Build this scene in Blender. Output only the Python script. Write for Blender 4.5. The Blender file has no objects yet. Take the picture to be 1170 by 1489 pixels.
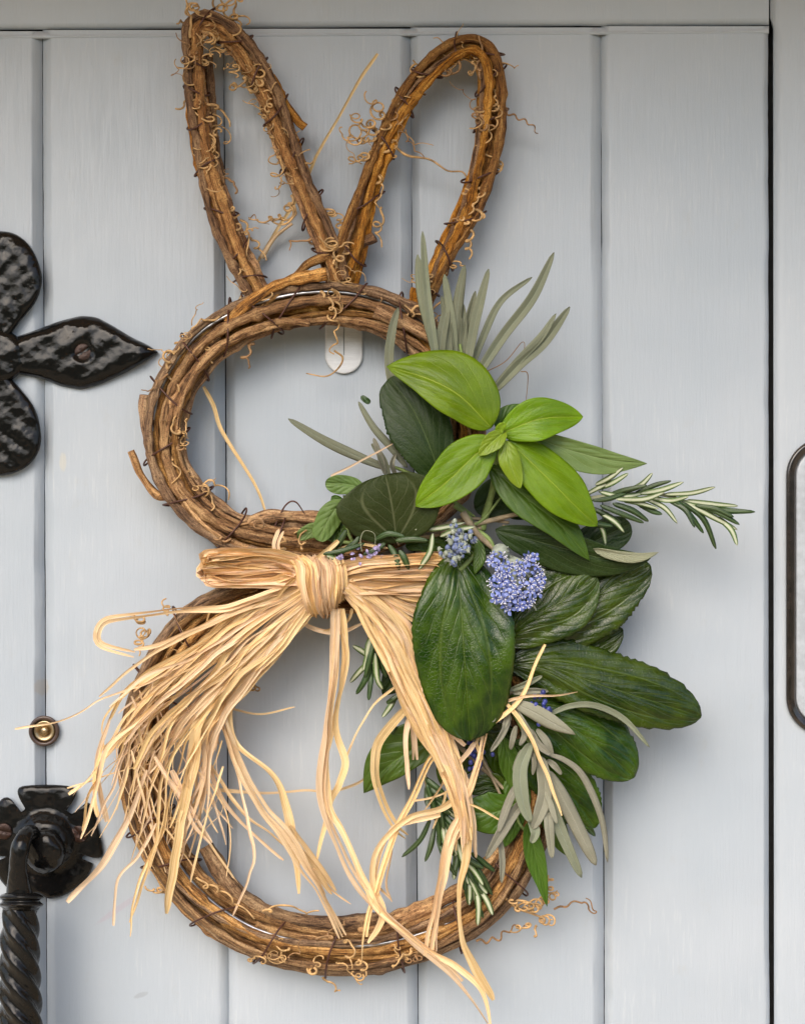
import bpy, math, random
import numpy as np
from mathutils import Vector
random.seed(7); rng = np.random.default_rng(7)
SC = bpy.context.scene; COL = SC.collection
R = math.radians
# ------------------------------------------------------------------ camera, light, exposure
S = 0.0005           # metres per photo pixel on the door's face
D = 0.85             # camera distance from the door
cam = bpy.data.cameras.new('camera'); camo = bpy.data.objects.new('camera', cam); COL.objects.link(camo)
camo.location = (0, -D, 0); camo.rotation_euler = (R(90), 0, 0)
cam.sensor_fit = 'VERTICAL'; cam.angle = 2*math.atan(0.5*1489*S/D); cam.clip_start = 0.01; cam.clip_end = 500
SC.camera = camo
SUN_EL, SUN_AZ = 40.0, -22.0       # azimuth measured from straight in front of the door, negative = left
w = bpy.data.worlds.new('World'); SC.world = w; w.use_nodes = True
nt = w.node_tree; nt.nodes.clear()
sky = nt.nodes.new('ShaderNodeTexSky'); sky.sky_type = 'NISHITA'; sky.sun_disc = False
sky.sun_elevation = R(SUN_EL); sky.sun_rotation = R(180 - SUN_AZ); sky.air_density = 1.0; sky.dust_density = 2.5; sky.ozone_density = 1.0
bg = nt.nodes.new('ShaderNodeBackground'); bg.inputs[1].default_value = 0.15
wo = nt.nodes.new('ShaderNodeOutputWorld')
nt.links.new(sky.outputs[0], bg.inputs[0]); nt.links.new(bg.outputs[0], wo.inputs[0])
sl = bpy.data.lights.new('sun', 'SUN'); sl.energy = 1.2; sl.angle = R(50); sl.color = (1.0, 0.92, 0.80)
so = bpy.data.objects.new('sun', sl); COL.objects.link(so)
sd = Vector((math.sin(R(SUN_AZ))*math.cos(R(SUN_EL)), -math.cos(R(SUN_AZ))*math.cos(R(SUN_EL)), math.sin(R(SUN_EL))))
so.rotation_euler = sd.to_track_quat('Z', 'Y').to_euler(); so.location = (-1, -3, 3)
SC.view_settings.view_transform = 'Standard'; SC.view_settings.look = 'None'
SC.view_settings.exposure = 1.0; SC.view_settings.gamma = 1.0

# ------------------------------------------------------------------ geometry helpers (x, y, d) = photo pixels + pixels in front of the door
def at(p):
    p = np.asarray(p, float); k = (D - p[..., 2]*S)/D
    return np.stack([(p[..., 0]-585)*S*k, -p[..., 2]*S, (744.5-p[..., 1])*S*k], -1)
def cr(pts, n, closed=False):
    P = np.asarray(pts, float)
    if len(P) == 2: return P[0] + (P[1]-P[0])*np.linspace(0, 1, n)[:, None]
    if closed: Q = np.vstack([P[-1], P, P[0], P[1]]); m = len(P)
    else: Q = np.vstack([2*P[0]-P[1], P, 2*P[-1]-P[-2]]); m = len(P)-1
    seg = np.linalg.norm(np.diff(Q[1:m+2], axis=0), axis=1)+1e-6; cum = np.concatenate([[0], np.cumsum(seg)])
    t = np.linspace(0, cum[-1], n, endpoint=not closed)
    i = np.clip(np.searchsorted(cum, t, 'right')-1, 0, m-1); u = ((t-cum[i])/seg[i])[:, None]
    a, b, c, d = Q[i], Q[i+1], Q[i+2], Q[i+3]
    return 0.5*(2*b+(c-a)*u+(2*a-5*b+4*c-d)*u*u+(3*b-a-3*c+d)*u**3)
def p3(pts, d0, d1=None, bul=0):
    """pixel points (x, y[, d]) -> (x, y, d), depth running d0..d1 with a bulge"""
    d1 = d0 if d1 is None else d1; n = len(pts); out = []
    for i, p in enumerate(pts):
        t = i/max(1, n-1); out.append((p[0], p[1], p[2] if len(p) > 2 else d0+(d1-d0)*t+bul*math.sin(math.pi*t)))
    return out
def link(name, me, mat, parent=None):
    o = bpy.data.objects.new(name, me); COL.objects.link(o)
    if mat and not me.materials: me.materials.append(mat)
    if parent: o.parent = parent
    return o
class MB:
    def __init__(s): s.v = []; s.f = []; s.uv = []; s.mi = []; s.n = 0
    def grid(s, P, cu=False, cv=False, uvs=(1, 1), cap=False, mi=0, world=False, umap=None):
        """P[n,m,3]: n along, m across. cu closes across, cv closes along"""
        n, m, _ = P.shape; W = P if world else at(P)
        base = s.n; s.v.append(W.reshape(-1, 3)); s.n += n*m
        N = n if cv else n-1; M = m if cu else m-1; mu = m if cu else m-1; nu = n if cv else n-1
        for i in range(N):
            i2 = (i+1) % n
            for j in range(M):
                j2 = (j+1) % m
                s.f.append((base+i*m+j, base+i*m+j2, base+i2*m+j2, base+i2*m+j)); s.mi.append(mi)
                u0, u1 = j/mu*uvs[0], (j+1)/mu*uvs[0]; v0, v1 = i/nu*uvs[1], (i+1)/nu*uvs[1]
                s.uv += [(u0, v0), (u1, v0), (u1, v1), (u0, v1)]
        if cap:
            for row in (0, n-1):
                f = tuple(base+row*m+j for j in range(m)); s.f.append(f if row else f[::-1]); s.mi.append(mi)
                s.uv += [(0.5+0.3*math.cos(6.28*j/m), 0.1*math.sin(6.28*j/m)) for j in range(m)]
    def build(s, name, mats, parent=None, smooth=True):
        me = bpy.data.meshes.new(name); me.from_pydata(np.concatenate(s.v).tolist(), [], s.f)
        uv = me.uv_layers.new(name='UVMap'); uv.data.foreach_set('uv', np.array(s.uv, 'f').ravel())
        me.polygons.foreach_set('use_smooth', [smooth]*len(me.polygons))
        mats = mats if isinstance(mats, (list, tuple)) else [mats]
        for m in mats: me.materials.append(m)
        me.polygons.foreach_set('material_index', s.mi); me.update()
        return link(name, me, None, parent)
def frames(P, closed=False):
    T = (np.roll(P, -1, 0)-np.roll(P, 1, 0)) if closed else np.gradient(P, axis=0)
    T /= np.linalg.norm(T, axis=1)[:, None]+1e-9
    n = np.cross(T[0], (0.0, 0.0, 1.0))
    if np.linalg.norm(n) < 0.2: n = np.cross(T[0], (1.0, 0, 0))
    Ns = []
    for t in T:
        n = n-t*np.dot(n, t); n = n/(np.linalg.norm(n)+1e-9); Ns.append(n)
    Ns = np.array(Ns)
    if closed:   # spread the leftover twist
        b = np.cross(T[0], Ns[0]); last = Ns[-1]-T[0]*np.dot(Ns[-1], T[0]); ang = math.atan2(np.dot(last, b), np.dot(last, Ns[0]))
        B = np.cross(T, Ns); a = -ang*np.linspace(0, 1, len(P))[:, None]; Ns = Ns*np.cos(a)+B*np.sin(a)
    return T, Ns, np.cross(T, Ns)
def tube(mb, P, r, sides=8, closed=False, rough=0.0, cap=True, mi=0, twist=0.0, flutes=None):
    P = np.asarray(P, float); n = len(P); T, N, B = frames(P, closed)
    r = np.broadcast_to(np.asarray(r, float), (n,))
    th = np.linspace(0, 2*math.pi, sides, endpoint=False)[None, :]
    L = np.concatenate([[0], np.cumsum(np.linalg.norm(np.diff(P, axis=0), axis=1))])[:, None]
    m = np.ones((n, sides))
    if rough:
        cl = L/L[-1]*2*math.pi if closed else L/40.0
        for k in (1, 2, 3, 4, 5, 6):
            f = rng.integers(1, 9) if closed else rng.uniform(.2, 1.6); m += rough*rng.uniform(.3, 1)/math.sqrt(k)*np.sin(k*th+rng.uniform(0, 6.28)+f*cl+0.8*np.sin(rng.integers(2, 12)*cl+rng.uniform(0, 6)))
        for k in range(4): m += 0.5*rough*rng.uniform(.3, 1)*np.sin((rng.integers(6, 60) if closed else rng.uniform(2, 9))*cl+rng.uniform(0, 6.28))
    if flutes: m += flutes[1]*np.sin(flutes[0]*th+flutes[2]*L)
    rr = r[:, None]*m
    G = P[:, None, :]+N[:, None, :]*(np.cos(th)*rr)[..., None]+B[:, None, :]*(np.sin(th)*rr)[..., None]
    mb.grid(G, cu=True, cv=closed, uvs=(1, float(L[-1, 0])*S*10), cap=cap and not closed, mi=mi)
def ribbon(mb, P, wid, twist=None, fold=0.25, m=5, mi=0):
    """raffia: a thin folded strip following P, width in px"""
    P = np.asarray(P, float); n = len(P); T = np.gradient(P, axis=0); T /= np.linalg.norm(T, axis=1)[:, None]+1e-9
    Z = np.array([0, 0, 1.0]); A = np.cross(T, Z); A /= np.linalg.norm(A, axis=1)[:, None]+1e-6; C = np.cross(A, T)
    tw = np.zeros(n) if twist is None else twist
    X = A*np.cos(tw)[:, None]+C*np.sin(tw)[:, None]; Y = -A*np.sin(tw)[:, None]+C*np.cos(tw)[:, None]
    u = np.linspace(-1, 1, m); wid = np.broadcast_to(wid, (n,)); ph = rng.uniform(0, 6.28)
    s = np.linspace(0, 1, n); k1, k2 = rng.uniform(4, 11), rng.uniform(-.5, .5)
    crv = fold*(np.abs(u)[None, :]*(1+.5*np.sin(k1*s+ph))[:, None]+k2*u[None, :]+0.35*np.cos(2.3*math.pi*u)[None, :])
    G = P[:, None]+X[:, None]*(u[None, :]*wid[:, None]*.5)[..., None]+Y[:, None]*(crv*wid[:, None]*.6)[..., None]
    L = np.linalg.norm(np.diff(P, axis=0), axis=1).sum()
    mb.grid(G, uvs=(1, L*S*10), mi=mi)
PROF = {'ovate': (.58, .92), 'ell': (.62, .78), 'obov': (.85, .5), 'round': (.5, .42), 'broad': (.62, .56), 'strap': (.34, .40), 'acum': (.55, 1.0), 'lance': (.6, .5)}
def leaf(parent, mat, mid, wl, wr=None, prof='ell', d=(90, 90, 0), el=0, er=0, cup=0.0, serr=0.0, vein=1.2, quilt=0.0, k=8, slope=.45, nv=None, nu=None, und=2.0, name='leaf', thick=.0003, roll=0, panel=None):
    wr = wl if wr is None else wr; big = max(wl, wr) > 12
    nv = nv or (54 if big else 16); nu = nu or (25 if big else 7)
    M = cr(p3(mid, d[0], d[1], d[2] if len(d) > 2 else 0), nv); v = np.linspace(0, 1, nv)
    T = np.gradient(M, axis=0); T[:, 2] = 0; T /= np.linalg.norm(T, axis=1)[:, None]+1e-9
    n = np.stack([T[:, 1], -T[:, 0], 0*v], 1)
    a, b = PROF[prof]; vv = np.clip(v, .0005, .9995); vm = a/(a+b); prf = (vv**a*(1-vv)**b)/(vm**a*(1-vm)**b)
    u = np.linspace(-1, 1, nu); L = np.linalg.norm(np.diff(M, axis=0), axis=1).sum()
    wd = np.where(u[None, :] > 0, wl, wr)*prf[:, None]
    if serr:
        q = (v*L/9.0+.6*np.sin(v*17+rng.uniform(0, 6))); tooth = (q-np.floor(q)); wd = wd*(1+(np.abs(u)**6)[None, :]*(serr*(.5-tooth)*7*(1+.6*np.sin(v*23+rng.uniform(0, 6)))/max(wl, wr))[:, None])
    wd = wd*(1+0.035*np.sin(v*11+rng.uniform(0, 6))[:, None]*np.abs(u)[None, :])
    off = u[None, :]*wd; au = np.abs(u)[None, :]*np.ones((nv, 1))
    dep = cup*au**1.6*wd
    dep = dep+np.where(u[None, :] > 0, el, er)*au*np.sin(math.pi*np.clip(v, 0.05, .95))[:, None]
    dep = dep-vein*np.exp(-(off/2.6)**2)
    if quilt:
        s = v[:, None]*k-au*slope*k; s = s+.5*np.sin(3.1*u[None, :]+7*v[:, None]+rng.uniform(0, 6)); dep = dep+quilt*.55*np.sin(2*math.pi*s)*np.minimum(1, au*3)*np.minimum(1, (1.02-au)*4)*(.55+.6*np.sin(9*v[:, None]+4*u[None, :]+rng.uniform(0, 6)))
    pn = panel if panel is not None else (max(wl, wr)*.075 if mat.name == 'dark_leaf' else max(wl, wr)*.03 if big else 0)
    if pn: dep = dep+pn*np.where(au < .56, np.sin(math.pi*au/.56)**.8, .75*np.sin(math.pi*np.clip(au-.56, 0, 1)/.60))*np.sin(math.pi*np.clip(v, .02, .98))[:, None]**.5*(1+.35*np.sin(8*v[:, None]+3*u[None, :]+rng.uniform(0, 6)))
    for _ in range(3): dep = dep+und*.5*au*np.sin(rng.uniform(2, 9)*v[:, None]+rng.uniform(1, 3)*u[None, :]+rng.uniform(0, 6.28))
    G = M[:, None, :]+n[:, None, :]*off[..., None]; G[..., 2] += dep
    mb = MB(); mb.grid(G); o = mb.build(name, mat, parent)
    sm = o.modifiers.new('thickness', 'SOLIDIFY'); sm.thickness = thick; sm.offset = 0
    return o
def empty(name, p, label, cat, group=None):
    o = bpy.data.objects.new(name, None); COL.objects.link(o); o.empty_display_size = .01
    o['label'] = label; o['category'] = cat
    if group: o['group'] = group
    return o
def tag(o, label, cat, group=None):
    o['label'] = label; o['category'] = cat
    if group: o['group'] = group
    return o
# ------------------------------------------------------------------ materials
class NT:
    def __init__(s, name):
        s.m = bpy.data.materials.new(name); s.m.use_nodes = True; s.t = s.m.node_tree; s.b = s.t.nodes['Principled BSDF']; s.out = s.t.nodes['Material Output']
    def n(s, typ, ins=None, **props):
        x = s.t.nodes.new(typ)
        for k_, v_ in props.items(): setattr(x, k_, v_)
        for k_, v_ in (ins or {}).items(): s.set(x.inputs[k_], v_)
        return x
    def set(s, inp, v):
        if isinstance(v, bpy.types.NodeSocket): s.t.links.new(v, inp)
        elif isinstance(v, bpy.types.Node): s.t.links.new(v.outputs[0], inp)
        else: inp.default_value = v
    def math(s, op, a, b=None, c=None, clamp=False):
        x = s.n('ShaderNodeMath', operation=op, use_clamp=clamp); s.set(x.inputs[0], a)
        if b is not None: s.set(x.inputs[1], b)
        if c is not None: s.set(x.inputs[2], c)
        return x.outputs[0]
    def rng(s, v, a, b, c=0.0, d=1.0):
        x = s.n('ShaderNodeMapRange', {'From Min': a, 'From Max': b, 'To Min': c, 'To Max': d}, interpolation_type='SMOOTHSTEP'); s.set(x.inputs[0], v); return x.outputs[0]
    def mix(s, f, a, b):
        x = s.n('ShaderNodeMix', data_type='RGBA'); s.set(x.inputs[0], f); s.set(x.inputs[6], c4(a)); s.set(x.inputs[7], c4(b)); return x.outputs[2]
    def noise(s, vec, scale, detail=3, rough=.55, dist=0.0):
        x = s.n('ShaderNodeTexNoise', {'Scale': scale, 'Detail': detail, 'Roughness': rough, 'Distortion': dist}); s.set(x.inputs['Vector'], vec); return x.outputs[0]
    def mapv(s, vec, scale):
        x = s.n('ShaderNodeMapping', {'Scale': scale}); s.set(x.inputs[0], vec); return x.outputs[0]
    def bump(s, h, strength=.5, dist=.001, nrm=None):
        x = s.n('ShaderNodeBump', {'Strength': strength, 'Distance': dist}); s.set(x.inputs['Height'], h)
        if nrm is not None: s.set(x.inputs['Normal'], nrm)
        return x.outputs[0]
    def geo(s): return s.n('ShaderNodeNewGeometry').outputs['Position']
    def uv(s): return s.n('ShaderNodeUVMap').outputs[0]
    def rand(s): return s.n('ShaderNodeObjectInfo').outputs['Random']
    def fin(s, **kw):
        for k_, v_ in kw.items():
            nm = {'col': 'Base Color', 'rough': 'Roughness', 'nrm': 'Normal', 'metal': 'Metallic', 'spec': 'Specular IOR Level', 'coat': 'Coat Weight', 'coatr': 'Coat Roughness', 'sheen': 'Sheen Weight'}[k_]
            s.set(s.b.inputs[nm], c4(v_) if nm == 'Base Color' else v_)
        return s.m
def c4(c): return (*c, 1.0) if isinstance(c, tuple) and len(c) == 3 else c
def offs(s, vec, amount):
    x = s.n('ShaderNodeVectorMath', operation='ADD'); s.set(x.inputs[0], vec)
    cx = s.n('ShaderNodeCombineXYZ'); r = s.math('MULTIPLY', s.rand(), amount)
    for i in range(3): s.set(cx.inputs[i], r)
    s.set(x.inputs[1], cx.outputs[0]); return x.outputs[0]
def paint_mat():
    s = NT('painted_wood'); p = s.geo()
    strokes = s.noise(s.mapv(offs(s, p, 3.0), (520, 40, 42)), 1.0, 4, .6)
    strokes2 = s.noise(s.mapv(p, (160, 30, 5)), 1.0, 3, .6)
    blot = s.noise(p, 6.0, 3); fine = s.noise(p, 900, 2)
    col = s.mix(s.rng(blot, .3, .7), (.375, .420, .466), (.42, .459, .500))
    col = s.mix(s.math('MULTIPLY', s.math('MULTIPLY', s.rng(strokes, .54, .72), s.rng(s.noise(p, 11, 3), .42, .62)), .30), col, (.56, .585, .59))
    col = s.mix(s.math('MULTIPLY', s.rng(strokes2, .55, .75), .05), col, (.33, .365, .40))
    grime = s.math('MULTIPLY', s.rng(s.noise(s.mapv(p, (40, 40, 26)), 1, 5, .7), .58, .78), .22); col = s.mix(grime, col, (.36, .34, .29))
    sx = s.n('ShaderNodeSeparateXYZ'); s.set(sx.inputs[0], p)
    def blob(px, py, rx, ry, ca, sa, c, amt, col):
        x0, _, z0 = at((px, py, 0)); dx = s.math('SUBTRACT', sx.outputs[0], float(x0)); dz = s.math('SUBTRACT', sx.outputs[2], float(z0))
        a = s.math('DIVIDE', s.math('ADD', s.math('MULTIPLY', dx, ca), s.math('MULTIPLY', dz, sa)), rx*S); b = s.math('DIVIDE', s.math('SUBTRACT', s.math('MULTIPLY', dz, ca), s.math('MULTIPLY', dx, sa)), ry*S)
        e = s.math('ADD', s.math('ADD', s.math('MULTIPLY', a, a), s.math('MULTIPLY', b, b)), s.math('MULTIPLY', s.noise(p, 500, 3), .9))
        return s.mix(s.math('MULTIPLY', s.rng(e, 1.5, .8), amt), col, c)
    col = blob(92, 672, 6, 16, 1, 0, (.50, .48, .40), .55, col)            # old filler showing through
    col = blob(172, 1322, 42, 5, .82, .57, (.40, .31, .38), .35, col)      # faint pink scuff
    col = blob(205, 1447, 12, 4, .9, .3, (.25, .26, .28), .4, col)
    col = blob(60, 1000, 12, 14, 1, 0, (.40, .34, .26), .4, col)
    h = s.math('ADD', s.math('MULTIPLY', strokes, .8), s.math('ADD', s.math('MULTIPLY', strokes2, .6), s.math('MULTIPLY', fine, .18)))
    n1 = s.bump(h, .5, .0007); n2 = s.bump(s.noise(p, 14, 2), .3, .004, n1)
    return s.fin(col=col, rough=s.rng(strokes, .3, .7, .36, .52), nrm=n2, spec=.45)
def bark_mat(name, dark, mid, light):
    s = NT(name); u = offs(s, s.uv(), 37.0)
    long = s.noise(s.mapv(u, (9, 2.4, 1)), 1, 5, .65); fine = s.noise(s.mapv(u, (34, 14, 1)), 1, 4, .7)
    pt = s.noise(s.geo(), 90, 3); pit = s.noise(s.geo(), 800, 3, .75); cross = s.noise(s.mapv(u, (3, 60, 1)), 1, 3, .7)
    f = s.math('ADD', s.math('MULTIPLY', long, .55), s.math('MULTIPLY', fine, .45))
    col = s.mix(s.rng(f, .40, .50), dark, mid); col = s.mix(s.rng(f, .50, .60), col, light)
    col = s.mix(s.math('MULTIPLY', s.rng(pt, .5, .7), .45), col, (light[0]*1.0, light[1]*1.0, light[2]*.95))
    col = s.mix(s.math('MULTIPLY', s.rng(pit, .52, .62), .62), col, dark)
    hs = s.n('ShaderNodeHueSaturation', {'Color': col, 'Value': s.rng(s.rand(), 0, 1, .58, 1.28), 'Saturation': s.rng(s.math('FRACT', s.math('MULTIPLY', s.rand(), 7.3)), 0, 1, .82, 1.1)})
    h = s.math('ADD', s.math('MULTIPLY', f, 1.0), s.math('ADD', s.math('MULTIPLY', pit, .35), s.math('ADD', s.math('MULTIPLY', cross, .3), s.math('MULTIPLY', pit, -.35))))
    return s.fin(col=hs.outputs[0], rough=.72, nrm=s.bump(h, 1.0, .0024), spec=.3)
def plain(name, col, rough=.5, metal=0.0, bumpscale=0, bumpstr=.3, bdist=.0006, var=.25, spec=.5, coat=0.0):
    s = NT(name); p = s.geo(); nz = s.noise(p, 160, 4); c = s.mix(s.rng(nz, .3, .7), tuple(x*(1-var) for x in col), tuple(min(1, x*(1+var)) for x in col))
    kw = dict(col=c, rough=rough, metal=metal, spec=spec, coat=coat)
    if bumpscale: kw['nrm'] = s.bump(s.noise(p, bumpscale, 3), bumpstr, bdist)
    return s.fin(**kw)
def leaf_mat(name, a, b, vein, k=8, slope=.45, rough=.35, tr=.25, trc=None, vw=.16, vmid=.035, vamt=.6, bump=.5, tri=False, spec=.5, mott=.5, quilt=.5):
    s = NT(name); uv = s.uv(); sp = s.n('ShaderNodeSeparateXYZ'); s.set(sp.inputs[0], uv); p = s.geo()
    au = s.math('ABSOLUTE', s.math('MULTIPLY', s.math('SUBTRACT', sp.outputs[0], .5), 2)); v = sp.outputs[1]
    wob = s.math('MULTIPLY', s.math('SUBTRACT', s.noise(offs(s, uv, 9.), 5, 2), .5), .10)
    sv = s.math('MULTIPLY', s.math('SUBTRACT', s.math('ADD', v, wob), s.math('MULTIPLY', s.math('POWER', au, .85), slope)), k)
    dist = s.math('ABSOLUTE', s.math('SUBTRACT', s.math('FRACT', s.math('ADD', sv, .5)), .5))           # 0 on a side vein
    lat = s.math('MULTIPLY', s.rng(dist, 0, vw, 1, 0), s.rng(au, .95, .4, .15, .8)); mid = s.rng(au, vmid*.4, vmid*1.5, 1, 0)
    vm = s.math('MAXIMUM', lat, mid)
    if tri:
        line = s.math('MULTIPLY', s.math('SUBTRACT', 1.0, s.math('POWER', s.math('SUBTRACT', 1.0, v), 2.2)), .58)
        t3 = s.math('MULTIPLY', s.rng(s.math('ABSOLUTE', s.math('SUBTRACT', au, line)), .008, .05, 1, 0), s.rng(v, .95, .6)); vm = s.math('MAXIMUM', vm, t3)
    net = s.n('ShaderNodeTexVoronoi', {'Scale': 420.0}, feature='DISTANCE_TO_EDGE'); s.set(net.inputs['Vector'], p)
    netv = s.rng(net.outputs[0], 0, .12, 1, 0)
    mo = s.noise(p, 45, 4, .6)
    col = s.mix(s.math('MULTIPLY', s.rng(mo, .35, .65), mott), a, b)
    col = s.mix(s.math('MULTIPLY', s.rng(s.noise(p, 260, 3), .6, .75), .18), col, tuple(x*.6 for x in a))
    hs = s.n('ShaderNodeHueSaturation', {'Color': col, 'Hue': s.rng(s.rand(), 0, 1, .488, .508), 'Value': s.rng(s.rand(), 0, 1, .85, 1.15)}); col = hs.outputs[0]
    col = s.mix(s.math('MULTIPLY', netv, .10), col, vein); col = s.mix(s.math('MULTIPLY', vm, vamt), col, vein)
    h = s.math('ADD', s.math('MULTIPLY', vm, -.8), s.math('ADD', s.math('MULTIPLY', s.rng(dist, 0, .5), quilt), s.math('ADD', s.math('MULTIPLY', s.noise(p, 190, 2, .5), .55*quilt+.10), s.math('MULTIPLY', netv, -.10))))
    nr = s.bump(h, bump, .0014)
    s.fin(col=col, rough=s.rng(mo, .3, .7, rough*.85, rough*1.2), nrm=nr, spec=spec)
    if tr:
        t = s.n('ShaderNodeBsdfTranslucent'); s.set(t.inputs[0], c4(trc) if trc else col); s.set(t.inputs[1], nr)
        mx = s.n('ShaderNodeMixShader', {0: tr}); s.set(mx.inputs[1], s.b.outputs[0]); s.set(mx.inputs[2], t.outputs[0]); s.t.links.new(mx.outputs[0], s.out.inputs[0])
    return s.m
def raffia_mat():
    s = NT('raffia'); u = offs(s, s.uv(), 51.0)
    fib = s.noise(s.mapv(u, (11, .9, 1)), 1, 4, .65); fib2 = s.noise(s.mapv(u, (30, 1.6, 1)), 1, 3, .6); blot = s.noise(s.geo(), 60, 3)
    col = s.mix(s.rng(fib, .38, .56), (.72, .48, .225), (.92, .69, .40)); col = s.mix(s.math('MULTIPLY', s.rng(blot, .5, .75), .35), col, (.96, .78, .50))
    col = s.mix(s.math('MULTIPLY', s.rng(fib2, .55, .64), .34), col, (.42, .22, .08))
    r1 = s.rand(); r2 = s.math('FRACT', s.math('MULTIPLY', r1, 13.7))
    hs = s.n('ShaderNodeHueSaturation', {'Color': col, 'Value': s.rng(r1, 0, 1, .84, 1.16), 'Saturation': s.rng(r2, 0, 1, .84, 1.08), 'Hue': s.rng(r2, 0, 1, .490, .503)})
    h = s.math('ADD', fib, s.math('MULTIPLY', fib2, .6))
    nr = s.bump(h, .45, .0014); s.fin(col=hs.outputs[0], rough=.5, nrm=nr, spec=.35)
    t = s.n('ShaderNodeBsdfTranslucent'); s.set(t.inputs[0], hs.outputs[0]); mx = s.n('ShaderNodeMixShader', {0: .20})
    s.set(mx.inputs[1], s.b.outputs[0]); s.set(mx.inputs[2], t.outputs[0]); s.t.links.new(mx.outputs[0], s.out.inputs[0]); return s.m
def iron_mat():
    s = NT('black_iron'); p = s.geo(); n1 = s.noise(p, 95, 2, .45, .5); n2 = s.noise(p, 520, 3)
    v = s.n('ShaderNodeTexVoronoi', {'Scale': 190.0, 'Randomness': 1.0, 'Smoothness': .6}, feature='SMOOTH_F1'); s.set(v.inputs['Vector'], p)
    col = s.mix(s.rng(n2, .60, .75), (.007, .0068, .0065), (.022, .012, .007))
    h = s.math('ADD', s.math('MULTIPLY', n1, .8), s.math('ADD', s.math('MULTIPLY', v.outputs[0], 1.1), s.math('MULTIPLY', n2, .2)))
    return s.fin(col=col, rough=s.rng(n1, .3, .7, .09, .20), nrm=s.bump(h, .12, .0045), spec=.22)
M = {}
M['paint'] = paint_mat(); M['iron'] = iron_mat()
M['bark_ear'] = bark_mat('bark_ear', (.065, .022, .005), (.36, .150, .034), (.68, .365, .11))
M['bark_ring'] = bark_mat('bark_ring', (.060, .024, .008), (.335, .158, .050), (.67, .39, .155))
M['bark_body'] = bark_mat('bark_body', (.055, .024, .009), (.30, .148, .052), (.60, .36, .15))
M['tendril'] = plain('tendril', (.46, .28, .115), .6, bumpscale=900, var=.4)
M['tendril_dark'] = plain('tendril_dark', (.28, .155, .065), .65, bumpscale=900, var=.4)
M['wire'] = plain('brown_wire', (.075, .028, .017), .45, .3)
M['steel'] = plain('bright_steel', (.42, .42, .43), .34, .9, var=.3)
M['rust'] = plain('rusty_screw', (.032, .014, .009), .45, .4, 700, .5)
M['dark'] = plain('dark_gap', (.02, .02, .02), .9)
M['raffia'] = raffia_mat()
M['bright'] = leaf_mat('bright_leaf', (.110, .215, .002), (.165, .30, .003), (.33, .41, .04), k=5, slope=.8, rough=.34, tr=.28, trc=(.32, .42, .003), vw=.045, vmid=.028, vamt=.62, bump=.40, mott=.8, quilt=.12, spec=.32)
M['bright_new'] = leaf_mat('new_leaf', (.22, .35, .010), (.28, .41, .016), (.42, .55, .12), k=5, slope=.5, rough=.42, tr=.35, trc=(.34, .56, .03), vw=.06, vmid=.04, vamt=.5, bump=.25)
M['pale'] = leaf_mat('leaf_underside', (.135, .20, .05), (.18, .25, .07), (.30, .38, .16), k=5, slope=.5, rough=.5, tr=.3, vw=.07, vmid=.03, vamt=.55, bump=.3)
M['dark_leaf'] = leaf_mat('dark_leaf', (.009, .029, .0008), (.042, .080, .0012), (.075, .115, .015), k=7, slope=.6, rough=.24, tr=.12, trc=(.08, .2, .01), vw=.09, vmid=.02, vamt=.50, bump=.5, tri=True, mott=.9, quilt=.22, spec=.42)
M['dark_matt'] = leaf_mat('matt_dark_leaf', (.012, .034, .004), (.024, .054, .007), (.12, .165, .06), k=6, slope=.7, rough=.42, tr=.10, vw=.035, vmid=.015, vamt=.6, bump=.45, tri=False, quilt=.12, spec=.28)
M['dark_under'] = leaf_mat('olive_underside', (.028, .040, .008), (.038, .052, .011), (.16, .175, .085), k=5, slope=.75, rough=.55, tr=.25, trc=(.10, .14, .02), vw=.05, vmid=.02, vamt=.6, bump=.4, tri=True, quilt=.2, spec=.25)
M['fold_under'] = leaf_mat('grey_underside', (.24, .25, .15), (.32, .32, .21), (.40, .40, .30), k=9, rough=.6, tr=.15, bump=.4)
M['mid_leaf'] = leaf_mat('mid_leaf', (.048, .105, .004), (.075, .145, .006), (.17, .28, .06), k=6, rough=.4, tr=.28, trc=(.16, .34, .02), vw=.07, vamt=.5, bump=.35)
M['soft_leaf'] = leaf_mat('soft_leaf', (.11, .18, .035), (.15, .24, .05), (.28, .37, .14), k=5, rough=.5, tr=.3, vw=.08, vamt=.5, bump=.35)
M['lav'] = leaf_mat('lavender_leaf', (.195, .21, .14), (.26, .27, .185), (.28, .31, .24), k=1, slope=0, rough=.75, tr=.18, vw=.01, vmid=.10, vamt=.45, bump=.45, spec=.2, quilt=.2)
M['lav_warm'] = leaf_mat('lavender_leaf_warm', (.235, .228, .165), (.315, .305, .235), (.36, .35, .27), k=1, slope=0, rough=.75, tr=.18, vw=.01, vmid=.10, vamt=.4, bump=.45, spec=.2, quilt=.2)
M['rose_top'] = leaf_mat('rosemary_top', (.016, .040, .008), (.038, .075, .014), (.13, .19, .07), k=1, slope=0, rough=.38, tr=.08, vw=.01, vmid=.10, vamt=.6, bump=.3)
M['rose_under'] = leaf_mat('rosemary_under', (.06, .115, .02), (.09, .15, .03), (.50, .52, .36), k=1, slope=0, rough=.5, tr=.1, vw=.01, vmid=.42, vamt=.92, bump=.3)
M['twig'] = plain('twig', (.27, .21, .13), .7, bumpscale=700, bumpstr=.5, var=.35)
M['twig_green'] = plain('green_stem', (.16, .22, .06), .6, bumpscale=500)
ps = NT('blue_petal'); M['petal'] = ps.fin(col=ps.mix(ps.rand(), (.095, .13, .40), (.21, .26, .55)), rough=.55)
M['stamen'] = plain('white_stamen', (.60, .60, .68), .6, var=.1)
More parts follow.
